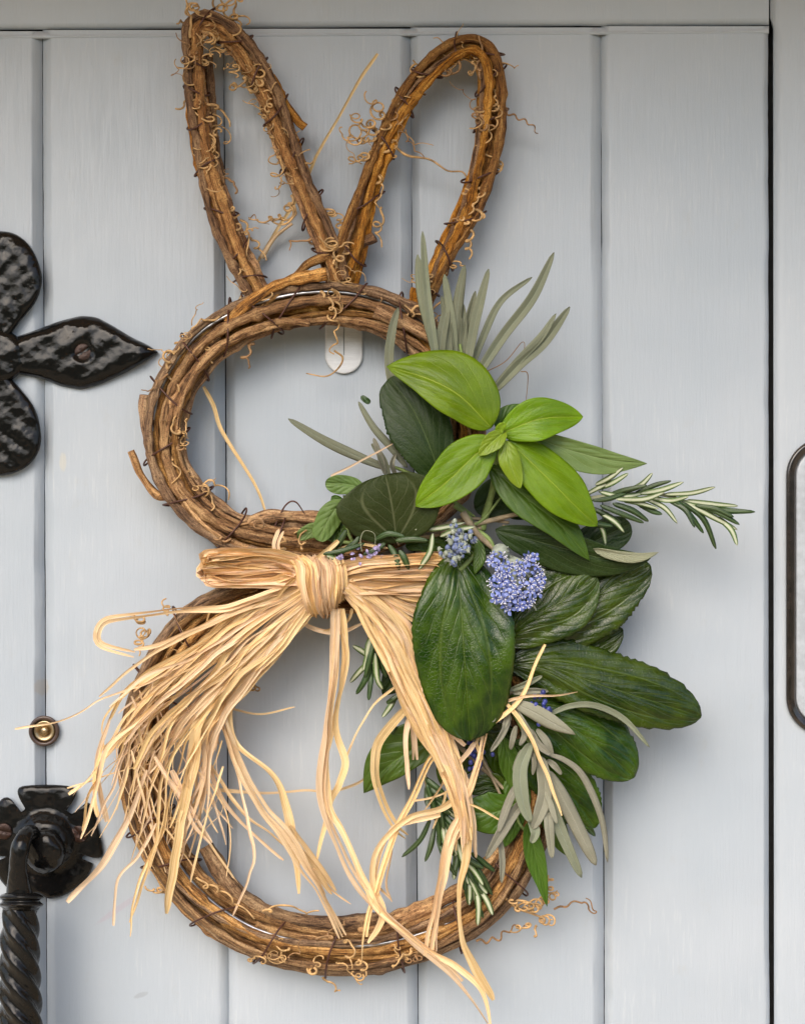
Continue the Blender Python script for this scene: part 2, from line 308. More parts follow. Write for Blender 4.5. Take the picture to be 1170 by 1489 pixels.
M['bud'] = plain('blue_bud', (.12, .15, .27), .55, var=.5)
M['bud_grey'] = plain('grey_bud', (.27, .30, .24), .7, var=.3)
M['bud_dark'] = plain('dark_blue_bud', (.035, .045, .20), .4, var=.4)
M['purple'] = plain('purple_petal', (.34, .28, .46), .6, var=.3)
M['brown'] = plain('brown_rim', (.055, .035, .028), .25)
M['brass'] = plain('brass', (.42, .32, .19), .36, 1.0, var=.15)
M['rim'] = plain('black_rim', (.022, .017, .014), .22, var=.4, coat=.4)
M['greypane'] = plain('grey_face', (.40, .43, .46), .25, 0.0, bumpscale=60, bumpstr=.15, var=.1)
def brushed():
    s = NT('brushed_silver'); n_ = s.noise(s.mapv(s.geo(), (60, 60, 700)), 1, 4, .7)
    return s.fin(col=s.mix(n_, (.56, .57, .58), (.88, .89, .90)), rough=.3, metal=.0, nrm=s.bump(n_, .5, .0008))
M['hook'] = brushed()

# ------------------------------------------------------------------ setting
def box(x0, x1, y0, y1, z0, z1):
    mb = MB(); P = [(x0, y0), (x1, y0), (x1, y1), (x0, y1)]
    mb.grid(np.array([[(a, b, z0) for a, b in P], [(a, b, z1) for a, b in P]], float), cu=True, cap=True, world=True); return mb
gm = NT('paving_and_lawn'); gy = gm.n('ShaderNodeSeparateXYZ'); gm.set(gy.inputs[0], gm.geo())
stone = gm.mix(gm.rng(gm.noise(gm.geo(), 3, 5), .3, .7), (.42, .32, .19), (.54, .42, .26)); lawn = gm.mix(gm.rng(gm.noise(gm.geo(), 25, 5, .7), .35, .65), (.022, .045, .010), (.06, .10, .02))
gm = gm.fin(col=gm.mix(gm.math('GREATER_THAN', gy.outputs[1], -3.9), lawn, stone), rough=.9)
gp = [(3, -1.3), (-3.9, -1.3), (-5.0, -1.28), (-5.6, -.4), (-6.2, .5), (-7.2, .95), (-10, 1.1), (-200, 1.1)]  # unseen bank added behind the camera to darken what iron and leaves reflect
gx = np.linspace(-60, 60, 80); mb = MB(); mb.grid(np.array([[(x, y, z+(.35*math.sin(x*1.7+y)+.25*math.sin(x*4.1-y*2) if z > 0 else 0)) for x in gx] for y, z in gp], float), world=True)
mb.build('ground', gm)['kind'] = 'structure'
sm_ = NT('soffit_wood'); sm_ = sm_.fin(col=sm_.mix(sm_.noise(sm_.mapv(sm_.geo(), (3, 60, 60)), 1, 4), (.46, .25, .065), (.64, .40, .14)), rough=.7)
box(-1.4, 1.4, -.46, .06, .525, .585).build('porch_ceiling', sm_, smooth=False)['kind'] = 'structure'

# ------------------------------------------------------------------ the door: five planks, top rail, stile
door = empty('door', None, 'pale blue-grey painted plank door behind the rabbit wreath', 'door')
seams = [(-205, -200), (62, 69), (325.5, 333), (596, 608), (873, 878), (1118, 1120)]
YT, YB = -150, 3200
def railY(x): return 45-(x/1170.)*8
def plank(i):
    a, b = seams[i], seams[i+1]; n = 150; ys = np.concatenate([[railY((a[0]+b[0])/2)], np.linspace(50, 1500, n), [3200]])
    rows = []; ch = 13; gap = .35; dep = 8.0
    xa = lambda y: a[0]+(a[1]-a[0])*y/1489.; xb = lambda y: b[0]+(b[1]-b[0])*y/1489.
    ja = np.cumsum(rng.normal(0, .24, len(ys))); ja -= np.linspace(ja[0], ja[-1], len(ys)); jb = np.cumsum(rng.normal(0, .24, len(ys))); jb -= np.linspace(jb[0], jb[-1], len(ys))
    ja = np.clip(ja, -1.1, 1.1); jb = np.clip(jb, -1.1, 1.1)
    lastgap = 2.2 if i == 4 else gap*.5; cl = 12; cr_ = 7 if i == 4 else 15
    for k_, y in enumerate(ys):
        A = xa(y)+gap*.5+ja[k_]*.6; B = xb(y)-lastgap+jb[k_]*.6
        rows.append([(A, y, -24), (A, y, -dep), (A+cl-1.5+ja[k_], y, -.9), (A+cl, y, -.25), (A+cl+2.5, y, 0), ((A+B)/2, y, 0), (B-cr_-2.5, y, 0), (B-cr_, y, -.25), (B-cr_+1.5+jb[k_], y, -.9), (B, y, -dep), (B, y, -24)])
    m_ = MB(); m_.grid(np.array(rows, float)); return m_.build('plank', M['paint'], door)
for i in range(5): plank(i)
# bevel at the head of the planks is part of the rail's groove
xs = np.linspace(-260, 1117, 120); jy = np.clip(np.cumsum(rng.normal(0, .25, 120)), -1.3, 1.3)
rows = [[(x, railY(x)-2-j*.4, -40), (x, railY(x)-1-j*.5, -4.5), (x, railY(x)-9+j*.4, -.6), (x, railY(x)-12, 0.0), (x, railY(x)-90, 0.0), (x, -160, 0.0), (x, -160, -40)] for x, j in zip(xs, jy)]
mb = MB(); mb.grid(np.array(rows, float)); mb.build('top_rail', M['paint'], door)
ys = np.linspace(-160, 3200, 200); jx = np.clip(np.cumsum(rng.normal(0, .2, 200)), -1, 1)
def sx_(y): return 1124+1.5*y/1489
rows = [[(sx_(y)-1 if y > 34 else 1118.5, y, -60), (sx_(y)-1 if y > 34 else 1118.5, y, -9), (sx_(y)+1+j if y > 34 else 1119, y, -6 if y > 34 else -2.5), (sx_(y)+10+j, y, -1.6), (sx_(y)+15, y, 0), (1700, y, 0), (1700, y, -60)] for y, j in zip(ys, jx)]
mb = MB(); mb.grid(np.array(rows, float)); mb.build('stile', M['paint'], door)
# bead bevel under the rail (head of the planks)
rows = [[(x, railY(x)+.2+j*.5, -9), (x, railY(x)+1+j*.5, -3.2), (x, railY(x)+7+j*.3, 1.1), (x, railY(x)+10, 1.3), (x, railY(x)+11.5, -.6)] for x, j in zip(xs, jy[::-1])]
mb = MB(); mb.grid(np.array(rows, float)); mb.build('bead', M['paint'], door)
mb = MB(); mb.grid(np.array([[(-260, -160, -42), (1700, -160, -42)], [(-260, 3200, -42), (1700, 3200, -42)]], float)); mb.build('backing', M['dark'], door)

# ------------------------------------------------------------------ wreath
wreath = empty('rabbit_wreath', None, 'brown twisted vine wreath in the shape of a rabbit hung on the door', 'wreath')
def vine(mb, C, a, b, r, closed, sides=16, rough=.17):
    T = (np.roll(C, -1, 0)-np.roll(C, 1, 0)) if closed else np.gradient(C, axis=0)
    T /= np.linalg.norm(T, axis=1)[:, None]; Nn = np.stack([T[:, 1], -T[:, 0], 0*T[:, 0]], 1)
    P = C+Nn*np.asarray(a)[:, None]; P[:, 2] += b; r = r*np.ones(len(P)); L = np.concatenate([[0], np.cumsum(np.linalg.norm(np.diff(P, axis=0), axis=1))]); q = rng.uniform(20, 90)
    while q < L[-1]-15: r = r*(1+rng.uniform(.12, .34)*np.exp(-((L-q)/rng.uniform(4, 8))**2)); q += rng.uniform(60, 190)
    tube(mb, P, r, sides, closed, rough); return P
def wob(n, closed, amp, fmax=5):
    t = np.linspace(0, 2*math.pi, n, endpoint=not closed); o = np.zeros(n)
    for f in range(1, fmax+1): o += rng.normal(0, 1)/f**.7*np.sin(f*t+rng.uniform(0, 6.28))
    return o*amp
def ring(name, ctr, d, W, H, rfront, rback, nf, nb, mat, closed, seed, flare=0.3, label=None, ncross=0):
    global rng; rng = np.random.default_rng(seed)
    n = 340 if closed else 230; C = cr([(x, y, d) for x, y in ctr], n, closed)
    Wt = W if np.isscalar(W) else np.interp(np.linspace(0, 1, n), np.linspace(0, 1, len(W)), W)
    core = MB()
    for i in range(nb):
        a = Wt*(-.72+1.44*(i+.5)/nb)+wob(n, closed, 1.6); b = -H*.45+wob(n, closed, 1.5)
        vine(core, C, a, b, rback*rng.uniform(.85, 1.1), closed, 10, .12)
    part = core.build(name, mat, wreath)
    if label: part['label'] = label
    for i in range(nf):
        q = -.82+1.64*(i+.5)/max(1, nf-ncross); full = closed and rng.random() < .55
        a = Wt*q+wob(n, closed, 2.7); b = H*(.62*math.sqrt(max(0, 1-q*q))+.05)+wob(n, closed, 2.4)+(7.5 if i % 2 else -5.0)
        r = rfront*rng.uniform(.78, 1.15)
        if i >= nf-ncross: a = Wt*.62*np.sin(np.linspace(0, 2*math.pi, n, endpoint=not closed)*(1 if closed else .8)+rng.uniform(0, 6.28)); b = H*.80+wob(n, closed, 2)+3; r *= .72; q = 0
        m_ = MB()
        if closed and not full:
            st = rng.integers(0, n); ln = int(n*rng.uniform(.5, .93)); idx = (st+np.arange(ln)) % n
            a2 = a[idx].copy(); b2 = b[idx].copy(); sg = 1 if q >= 0 else -1; k_ = 20
            fl = flare*rng.uniform(0, 26); a2[-k_:] += sg*fl*np.linspace(0, 1, k_)**2; b2[-k_:] += 4*np.linspace(0, 1, k_)
            Cc = C[idx]; rr = r*(1+.12*np.sin(np.linspace(0, rng.uniform(4, 12), ln)))
            vine(m_, Cc, a2, b2, rr, False)
        else:
            vine(m_, C, a, b, r*(1+.1*np.sin(np.linspace(0, 2*math.pi, n)*rng.integers(1, 5))), closed)
        m_.build('vine', mat, part)
    return part, C, Wt
def ties(part, C, W, H, ts, rad=1.5, closed=False):
    n = len(C); T = np.gradient(C, axis=0); T /= np.linalg.norm(T, axis=1)[:, None]; Nn = np.stack([T[:, 1], -T[:, 0], 0*T[:, 0]], 1)
    for t, slant in ts:
        i = int(t*(n-1)); th = np.linspace(-.25, 2*math.pi-.25, 40); ww = W if np.isscalar(W) else W[i]
        wb = 1+.05*np.sin(3*th+rng.uniform(0, 6)); al = slant*np.cos(th)+3*np.sin(2*th+rng.uniform(0, 6))
        P = C[i]+Nn[i]*((ww+3)*np.cos(th)*wb)[:, None]+T[i]*al[:, None]; P[:, 2] += (H+9)*np.sin(th)*np.where(np.sin(th) > 0, 1, .6)*wb
        m_ = MB(); tube(m_, P, rad, 6, False, .05); m_.build('tie_wire', M['wire'], part)
def curl(part, p, ang, ln, rad, turns, rt=1.6, zf=0.6, mat=None, grow=.4, seed=None, drift=0.0):
    """a spiralling vine tendril starting at p = (x, y, d), drifting along ang (degrees, 0 = right, 90 = up)"""
    n = int(26+turns*14); s = np.linspace(0, 1, n); A = R(ang)+drift*s
    bx = p[0]+np.cumsum(np.cos(A))/n*ln; by = p[1]-np.cumsum(np.sin(A))/n*ln
    ph = rng.uniform(0, 6.28); rr = rad*np.minimum(1, s*5)*(1-grow*s)*(1+.4*np.sin(s*rng.uniform(6, 14)+ph)+.2*np.sin(s*23+2*ph)); tt = ph+2*math.pi*turns*s+rng.uniform(.5, 1.5)*np.sin(s*rng.uniform(4, 9)+ph)
    bx = bx+ln*.10*np.sin(s*rng.uniform(3, 8)+ph)*s; by = by+ln*.12*np.sin(s*rng.uniform(3, 8)+2*ph)*s
    tiltv = rng.uniform(.45, 1)
    X = bx+rr*(np.cos(tt)-math.cos(ph)*0)*1.0; Y = by+rr*np.sin(tt)*tiltv; Z = p[2]+rr*np.sin(tt+1.2)*zf+6*s
    P = np.stack([X, Y, np.maximum(Z, 5)], 1); m_ = MB(); tube(m_, P, rt*(1-.45*s), 6, False, .08)
    return m_.build('tendril', mat or M['tendril'], part)
def strandt(part, pts, rt, d0, d1=None, mat=None, wave=0, turns=0, name='tendril'):
    n = 70; P = cr(p3(pts, d0, d1), n); s = np.linspace(0, 1, n)
    T = np.gradient(P, axis=0); T /= np.linalg.norm(T, axis=1)[:, None]+1e-9; N_ = np.stack([T[:, 1], -T[:, 0], 0*s], 1)
    if wave: P = P+N_*(wave*np.sin(2*math.pi*turns*s)*np.minimum(1, s*6))[:, None]; P[:, 2] += wave*.8*np.cos(2*math.pi*turns*s)
    m_ = MB(); tube(m_, P, rt*(1-.5*s), 6, False, .08); return m_.build(name, mat or M['tendril'], part)
head_c = [(480, 442), (560, 458), (622, 498), (662, 560), (678, 630), (662, 700), (608, 752), (520, 782), (420, 786), (338, 772), (278, 728), (244, 664), (243, 600), (266, 542), (312, 490), (392, 454)]
body_c = [(205, 1090), (222, 1200), (275, 1290), (355, 1352), (450, 1380), (545, 1382), (640, 1356), (710, 1312), (757, 1240), (785, 1160), (785, 1080), (765, 1000), (715, 925), (640, 872), (540, 856), (430, 858), (340, 880), (272, 922), (225, 1000)]
earl_c = [(382, 440), (352, 380), (322, 305), (302, 240), (288, 160), (283, 90), (281, 50), (290, 33), (312, 36), (345, 62), (372, 100), (394, 145), (415, 205), (438, 265), (460, 320), (480, 370), (492, 410)]
earr_c = [(500, 415), (520, 340), (540, 262), (566, 190), (602, 125), (642, 84), (676, 68), (700, 74), (712, 105), (713, 150), (710, 200), (700, 250), (682, 305), (655, 355), (630, 405), (606, 455)]
body, BC, BW = ring('body_ring', body_c, 44, 37, 24, 7.5, 9.5, 8, 5, M['bark_body'], True, 21, ncross=2, label='large lower ring of thick brown vine')
head, HC, HW = ring('head_ring', head_c, 48, 34, 22, 6.8, 8.5, 8, 4, M['bark_ring'], True, 33, ncross=2, flare=.9, label='upper ring of brown vine')
earl, LC, LW = ring('ear', earl_c, 40, [21, 20, 19, 18, 17, 14, 17, 20, 21, 22, 22, 21, 19], 14, 6.0, 7.5, 5, 3, M['bark_ear'], False, 41, ncross=1, label='pointed ear leaning left')
earr, RC, RW = ring('ear', earr_c, 40, [20, 20, 19, 19, 19, 19, 20, 21, 22, 21, 19, 17, 16], 14, 6.0, 7.5, 5, 3, M['bark_ear'], False, 52, ncross=1, label='rounded ear leaning right')
rng = np.random.default_rng(5)
ties(head, HC, HW, 22, [(t, s) for t, s in [(.02, 30), (.955, 34), (.925, -20), (.88, 26), (.83, 14), (.775, 16), (.715, -22), (.65, 12), (.585, 8), (.53, 5), (.09, -25)]])
ties(body, BC, BW, 26, [(.10, 18), (.155, 24), (.205, 16), (.255, 10), (.31, 6), (.36, 14), (.06, -12), (.95, 15), (.905, 20), (.42, 12)])
ties(earl, LC, LW, 14, [(.05, 8), (.10, -10), (.17, 12), (.25, -10), (.32, -8), (.375, 7), (.42, 5), (.50, 18), (.56, 16), (.625, -14), (.70, -16), (.78, -18), (.87, -22), (.95, 12)])
ties(earr, RC, RW, 14, [(.06, 14), (.15, -20), (.26, 14), (.34, 12), (.40, -10), (.47, 6), (.52, 18), (.57, -22), (.64, -18), (.74, -14), (.82, -22), (.89, 14), (.95, 10)])
# two silver hoops run inside the vines
for part, ctr, off, dd in ((head, head_c, 18, 60), (body, body_c, 8, 60)):
    C = cr([(x, y, dd) for x, y in ctr], 200, True); tq = np.linspace(0, 1, 200, endpoint=False); C[:, 2] += 8*np.cos(2*math.pi*(tq-.92)*(1 if part is head else 3))-3; T = np.roll(C, -1, 0)-np.roll(C, 1, 0); T /= np.linalg.norm(T, axis=1)[:, None]
    m_ = MB(); tube(m_, C+np.stack([T[:, 1], -T[:, 0], 0*T[:, 0]], 1)*off, 3.0, 8, True); m_.build('metal_hoop', M['steel'], part)
# cut ends that stand off the rings
def stub(part, pts, r, d0, d1, mat): m_ = MB(); P = cr(p3(pts, d0, d1), 40); tube(m_, P, r*(1+.12*np.sin(np.linspace(0, 9, 40))), 12, False, .12); m_.build('vine', mat, part)
stub(head, [(250, 720), (228, 720), (205, 690), (190, 656)], 5.5, 48, 56, M['bark_ring'])
stub(head, [(232, 690), (215, 640), (209, 600), (210, 574)], 6.5, 44, 50, M['bark_ring'])
stub(head, [(245, 710), (226, 665), (222, 610)], 6, 50, 58, M['bark_ring'])
stub(head, [(330, 470), (375, 430), (420, 408), (475, 398)], 8.5, 66, 74, M['bark_ring'])
stub(head, [(380, 448), (430, 400), (452, 382), (480, 372)], 6, 62, 60, M['bark_ring'])
stub(head, [(660, 540), (632, 498), (600, 478), (545, 452)], 8.5, 72, 76, M['bark_ring'])
stub(head, [(352, 768), (392, 752), (445, 752), (520, 760)], 10, 56, 60, M['bark_body'])
stub(earl, [(395, 110), (415, 150), (432, 176), (443, 186)], 6, 48, 46, M['bark_ear'])
stub(earl, [(303, 80), (308, 160), (318, 240), (325, 300)], 6, 30, 30, M['bark_ear'])
stub(earr, [(500, 410), (520, 360), (545, 345)], 7, 42, 52, M['bark_ear'])
stub(earr, [(690, 66), (712, 75), (728, 120), (727, 180)], 5, 40, 36, M['bark_ear'])
stub(earr, [(580, 440), (598, 440), (606, 420)], 7, 42, 40, M['bark_ear'])
stub(body, [(520, 1350), (570, 1340), (630, 1315), (690, 1280), (735, 1225)], 13, 52, 54, M['bark_body'])
stub(body, [(300, 1230), (340, 1295), (400, 1330), (480, 1345), (560, 1338)], 12, 54, 56, M['bark_body'])
# tendrils scattered along the ears and rings
def scatter(part, C, W, spans, H, mat=None):
    n = len(C)
    for t0, t1, cnt, side in spans:
        for _ in range(cnt):
            i = int(rng.uniform(t0, t1)*(n-1)); T = C[min(n-1, i+1)]-C[i-1]; T = T/np.linalg.norm(T); Nn = np.array([T[1], -T[0], 0]); ww = W if np.isscalar(W) else W[i]
            q = side*rng.uniform(.45, 1.05) if side else rng.uniform(-.9, .9)
            p = C[i]+Nn*ww*q; p[2] += H*math.sqrt(max(.05, 1-min(1, q*q)))+6
            a = math.degrees(math.atan2(-T[1], T[0]))+rng.choice([0, 180])+rng.normal(0, 40)
            curl(part, p, a, rng.uniform(18, 60), rng.choice([rng.uniform(3, 6), rng.uniform(6, 12)]), rng.uniform(.8, 3.2), rng.choice([.9, 1.3, 1.8, 2.4]), mat=mat or (M['tendril'] if rng.random() < .8 else M['tendril_dark']), drift=rng.normal(0, 1))
scatter(earl, LC, LW, [(.12, .40, 20, -1), (.40, .52, 14, 0), (.52, .85, 28, -1), (.90, 1, 4, 0), (.02, .2, 3, 0), (.2, .42, 1, 1)], 14)
scatter(earr, RC, RW, [(.14, .33, 7, 1), (.22, .48, 10, -1), (.5, .66, 14, -1), (.7, .98, 9, 0), (.55, .75, 1, 1)], 14)
scatter(head, HC, HW, [(.93, 1, 4, 1), (.0, .12, 12, 1), (.76, .92, 8, 1), (.62, .78, 10, -1), (.5, .6, 3, 0), (.80, .95, 3, -1)], 24)
scatter(body, BC, BW, [(.88, .97, 10, 1), (.20, .32, 8, -1), (.2, .34, 5, 0), (.02, .12, 2, 0)], 26)
for p, a, l, r_, t_ in [((315, 15, 45), 60, 40, 13, 2.4), ((335, 30, 50), 80, 45, 12, 2.2), ((345, 30, 52), 95, 55, 8, 1.5), ((300, 25, 48), 140, 30, 9, 2.5), ((280, 28, 50), 110, 42, 4, 1.3), ((330, 40, 50), 20, 26, 14, 2.6),
        ((545, 185, 58), 150, 40, 8, 3.4), ((540, 205, 58), 175, 36, 7, 3), ((535, 225, 58), 200, 28, 9, 3.5), ((555, 170, 58), 120, 34, 9, 3), ((470, 305, 50), -30, 30, 9, 3.5), ((495, 322, 50), -80, 14, 6, 3),
        ((425, 300, 50), -140, 40, 8, 3), ((415, 320, 50), 175, 46, 5, 3.2), ((365, 345, 45), -60, 34, 6, 1.4), ((480, 360, 66), 80, 10, 11, 3.2), ((485, 385, 70), 60, 40, 9, 1.4), ((725, 235, 44), -90, 16, 5, 3),
        ((555, 300, 52), -95, 60, 7, 2.6), ((548, 250, 54), -85, 50, 6, 2.2), ((720, 130, 56), -95, 70, 8, 6), ((705, 150, 56), -110, 40, 9, 3), ((700, 270, 56), -120, 45, 9, 3.5), 
        ((210, 905, 60), 150, 22, 6, 2.5), ((220, 920, 60), 190, 18, 8, 3), ((245, 895, 62), 110, 22, 6, 2.4), ((205, 925, 60), -100, 25, 6, 2.6), ((360, 1000, 44), 0, 14, 6, 3), ((285, 1275, 80), -35, 90, 6, 3.4), ((380, 1325, 74), 5, 80, 7, 2.2), ((505, 1365, 84), -80, 36, 9, 2), ((520, 1395, 84), -60, 26, 6, 2.6), ((530, 1420, 80), 170, 16, 5, 2.4), ((365, 1395, 70), 0, 18, 8, 1.2),
        ((760, 1320, 60), 10, 20, 9, 3.5), ((775, 1325, 60), 60, 24, 8, 3), ((785, 1335, 60), -20, 20, 8, 3.4), ((770, 1345, 58), 200, 26, 7, 2.6), ((790, 1310, 60), 30, 24, 7, 3), ((795, 1300, 60), 80, 25, 6, 2), ((780, 1345, 56), -95, 20, 3, 1.2), ((755, 1325, 60), 130, 26, 6, 2), ((440, 800, 90), 90, 30, 6, 2.2), ((405, 805, 88), 60, 26, 6, 2)]:
    curl({True: earl}.get(p[1] < 400 and p[0] < 500) or (earr if p[1] < 400 else head if p[1] < 810 else body), p, a, l, r_, t_, 1.9)
strandt(earr, [(728, 160), (750, 170), (770, 180), (782, 194)], 1.7, 52, 40, M['tendril_dark'], 2.5, 4)
strandt(earr, [(560, 192), (574, 212), (592, 226), (625, 232), (650, 248), (672, 250), (680, 262)], 2.2, 56, 40)
strandt(head, [(482, 420), (494, 440), (482, 462), (492, 480), (484, 500), (486, 515)], 2.0, 80, 64, None, 6, 4)
strandt(head, [(486, 510), (498, 520), (492, 535), (474, 547), (445, 543)], 1.6, 60, 30)
strandt(body, [(728, 1300), (748, 1318), (772, 1328), (790, 1335)], 3.0, 50, 58)
strandt(body, [(735, 1310), (760, 1310), (785, 1318), (796, 1300)], 2.4, 50, 60)
strandt(body, [(692, 1368), (720, 1366), (740, 1352), (762, 1345)], 2.0, 46, 40, M['tendril_dark'], 4, 4)
strandt(body, [(805, 1322), (830, 1314), (848, 1311), (855, 1322), (866, 1325), (851, 1306)], 1.8, 44, 30, M['tendril_dark'], 2.5, 4)
strandt(body, [(285, 945), (300, 905), (322, 870), (345, 862), (375, 858)], 2.2, 60, 70, None, 2, 3)
strandt(earl, [(380, 375), (400, 345), (425, 325)], 4.0, 16, 22, M['raffia'], name='tendril')
strandt(head, [(397, 785), (400, 765), (415, 735), (430, 730), (446, 752)], 1.8, 62, 66, M['wire'], name='tie_wire')
strandt(earl, [(362, 320), (370, 312), (375, 322), (392, 326)], 1.0, 24, 20, M['tendril_dark'])

# ------------------------------------------------------------------ hook behind the head ring
hk = empty('hook', None, 'flat silver hanging hook stuck to the door inside the upper vine ring', 'hook')
y_ = np.linspace(0, 1, 40); th = np.linspace(0, 2*math.pi, 48, endpoint=False)
def stad(sc, d):      # tall plate with a round foot
    c_, s_ = np.cos(th), np.sin(th); return np.stack([500+sc*27.5*c_, np.where(s_ > 0, 516, 440)+sc*27.5*s_, 0*th+d], 1)
mb = MB(); mb.grid(np.array([stad(1, 0), stad(1, 4.5), stad(.97, 6), stad(.9, 6.6), stad(.5, 6.9), stad(.02, 7)]), cu=True); mb.build('back_plate', M['hook'], hk)
mb = MB(); P = cr([(500, 470, 4), (500, 464, 14), (500, 450, 20), (500, 430, 18), (500, 410, 8)], 30); 
G = P[:, None]+np.array([(-14, 0, 0), (-13, 0, 2), (13, 0, 2), (14, 0, 0), (13, 0, -2), (-13, 0, -2)])[None]; mb.grid(G, cu=True, cap=True); mb.build('tongue', M['hook'], hk)

# ------------------------------------------------------------------ iron work
def domed(mb, outline, c, prof, bumpa=0.0, n=72, circ=0):
    O = cr([(x, y, 0) for x, y in outline], n, True); rows = []
    f = [(rng.uniform(.06, .22)*rng.choice([-1, 1]), rng.uniform(.06, .22), rng.uniform(0, 6.28)) for _ in range(9)]
    for sc, h in prof:
        V_ = O-np.array([c[0], c[1], 0]); 
        if circ: w_ = min(1, (1-sc)*4.5); V_ = V_*(1-w_)+w_*circ*V_/np.linalg.norm(V_, axis=1)[:, None]
        P = np.array([c[0], c[1], 0])+V_*sc; hh = np.full(n, float(h))
        if bumpa and sc < .97: hh += bumpa*sum(np.sin(P[:, 0]*a+P[:, 1]*b+ph) for a, b, ph in f)/3*min(1, sc*4)
        P[:, 2] = hh; rows.append(P)
    mb.grid(np.array(rows), cu=True)
PR = [(1, 0), (1.0, 7), (.985, 11), (.955, 14), (.90, 16), (.82, 17)]+[(s_, 17.5) for s_ in (.72, .62, .52, .42, .32, .22, .12, .01)]
hinge = empty('strap_hinge', None, 'black hammered iron strap hinge ending in a pointed leaf between two round lobes', 'hinge')
rng = np.random.default_rng(9); mb = MB()
up = [(0, 336), (26, 342), (47, 362), (60, 393), (61, 415), (52, 440), (31, 466), (12, 492), (-5, 515)]
domed(mb, up+[(-10-x, y) for x, y in up[-2:0:-1]], (-4, 415), PR, .9)
lo = [(-5, 520), (12, 545), (31, 566), (50, 592), (59, 621), (59, 650), (45, 674), (21, 688), (-5, 692)]
domed(mb, lo+[(-10-x, y) for x, y in lo[-2:0:-1]], (-4, 625), PR, .9)
tx = np.linspace(-60, 229.5, 90)
top = np.interp(tx, [-60, 0, 16, 52, 86, 118, 141, 165, 191, 217, 230], [490, 492, 492, 480, 467, 459, 461, 474, 490, 502, 511.5]); bot = np.interp(tx, [-60, 0, 26, 63, 86, 118, 147, 181, 210, 230], [545, 543, 544, 551, 561, 567, 559, 543, 527, 512.5])
ker = np.ones(5)/5; top[2:-2] = np.convolve(top, ker, 'valid'); bot[2:-2] = np.convolve(bot, ker, 'valid')
uu = np.linspace(-1, 1, 41); fs = [(rng.uniform(.06, .2)*rng.choice([-1, 1]), rng.uniform(.06, .2), rng.uniform(0, 6.28)) for _ in range(9)]
G = np.zeros((90, 43, 3))
for i, x in enumerate(tx):
    h = (bot[i]-top[i])/2; c = (bot[i]+top[i])/2; hk_ = min(16.5, 4+h*.75); yy = c+uu*h
    z = hk_*(1-np.abs(uu)**5)**.6+2+.8*np.clip(h/20, 0, 1)*(1-np.abs(uu)**4)*sum(np.sin(x*a+yy*b+p) for a, b, p in fs)/3+max(0, (x-150)/80)*3*(1-np.abs(uu))
    z -= 6*np.exp(-(((x-121)**2+(yy-512)**2)/210.)**3)
    G[i, 1:-1] = np.stack([np.full(41, x), yy, z], 1); G[i, 0] = (x, yy[0], 0); G[i, -1] = (x, yy[-1], 0)
mb.grid(G); domed(mb, [(-5+44*math.cos(a), 518+40*math.sin(a)) for a in np.linspace(0, 6.28, 12, endpoint=False)], (-5, 518), [(1, 0), (1, 10), (.9, 17), (.7, 20), (.4, 21), (.01, 21)], 1)
mb.build('plate', M['iron'], hinge)
def screw(parent, x, y, r, d, ang):
    mb = MB(); rows = []
    for rr, z in ((r, 0), (r, 3.5), (r*.94, 4.6), (r*.8, 5.2), (r*.55, 5.5), (r*.3, 5.6), (.05, 5.6)):
        q = np.linspace(0, 2*math.pi, 40, endpoint=False); X = rr*np.cos(q); Y = rr*np.sin(q); z_ = z-2.6*(np.abs(-X*math.sin(ang)+Y*math.cos(ang)) < r*.16)*(z > 4)
        rows.append(np.stack([x+X, y+Y, d+z_], 1))
    mb.grid(np.array(rows), cu=True); mb.build('screw', M['rust'], parent)
screw(hinge, 121, 512, 13, 9.5, -.6)
handle = empty('pull_handle', None, 'black iron door handle with a twisted bar hanging from a lobed rose plate', 'door handle')
ol = [(70, 1141), (100, 1143), (111, 1149), (109, 1161), (98, 1172), (94, 1181), (103, 1184), (117, 1174), (128, 1167), (138, 1178), (144, 1205), (150, 1232), (149, 1246), (138, 1248), (124, 1243), (120, 1249), (127, 1255), (136, 1257), (125, 1280), (100, 1299), (74, 1307), (55, 1300), (30, 1302), (5, 1285), (-8, 1257), (8, 1246), (-6, 1245), (-18, 1238), (-14, 1200), (-2, 1168), (10, 1159), (20, 1166), (24, 1176), (33, 1182), (37, 1175), (29, 1162), (26, 1150), (34, 1143)]
mb = MB(); domed(mb, ol, (66, 1225), [(1, 0), (1, 6), (.98, 10), (.94, 12.5), (.88, 13), (.80, 12.5), (.72, 12), (.64, 13), (.56, 18), (.48, 26), (.40, 31), (.3, 34), (.15, 35), (.01, 35)], 1.0, 190, 72)
mb.build('rose_plate', M['iron'], handle)
screw(handle, 115, 1213, 12.5, 10.5, .9); screw(handle, 6, 1209, 12, 10.5, .2)
mb = MB()
tube(mb, cr([(66, 1236, 25), (64, 1240, 55), (60, 1246, 76)], 20), np.array([30]*12+[29, 28, 27, 25, 22, 17, 10, 2.]), 24, False, .05)
mb.build('knuckle', M['iron'], handle)
mb = MB(); P = cr([(60, 1222, 40), (44, 1212, 68), (32, 1226, 92), (27, 1255, 98), (28, 1290, 90), (30, 1312, 84)], 50); tube(mb, P, np.interp(np.linspace(0, 1, 50), [0, .3, .7, 1], [10, 13, 14, 22]), 18, False, .03); mb.build('eye', M['iron'], handle)
mb = MB(); q = np.linspace(0, 1, 30)
tube(mb, cr([(31, 1298, 84), (31, 1325, 84)], 22), [20, 25, 28, 30, 32, 33, 33, 32, 30, 28, 28, 29, 31, 33, 33, 32, 30, 28, 27, 26, 25, 22], 28); mb.build('collar', M['iron'], handle)
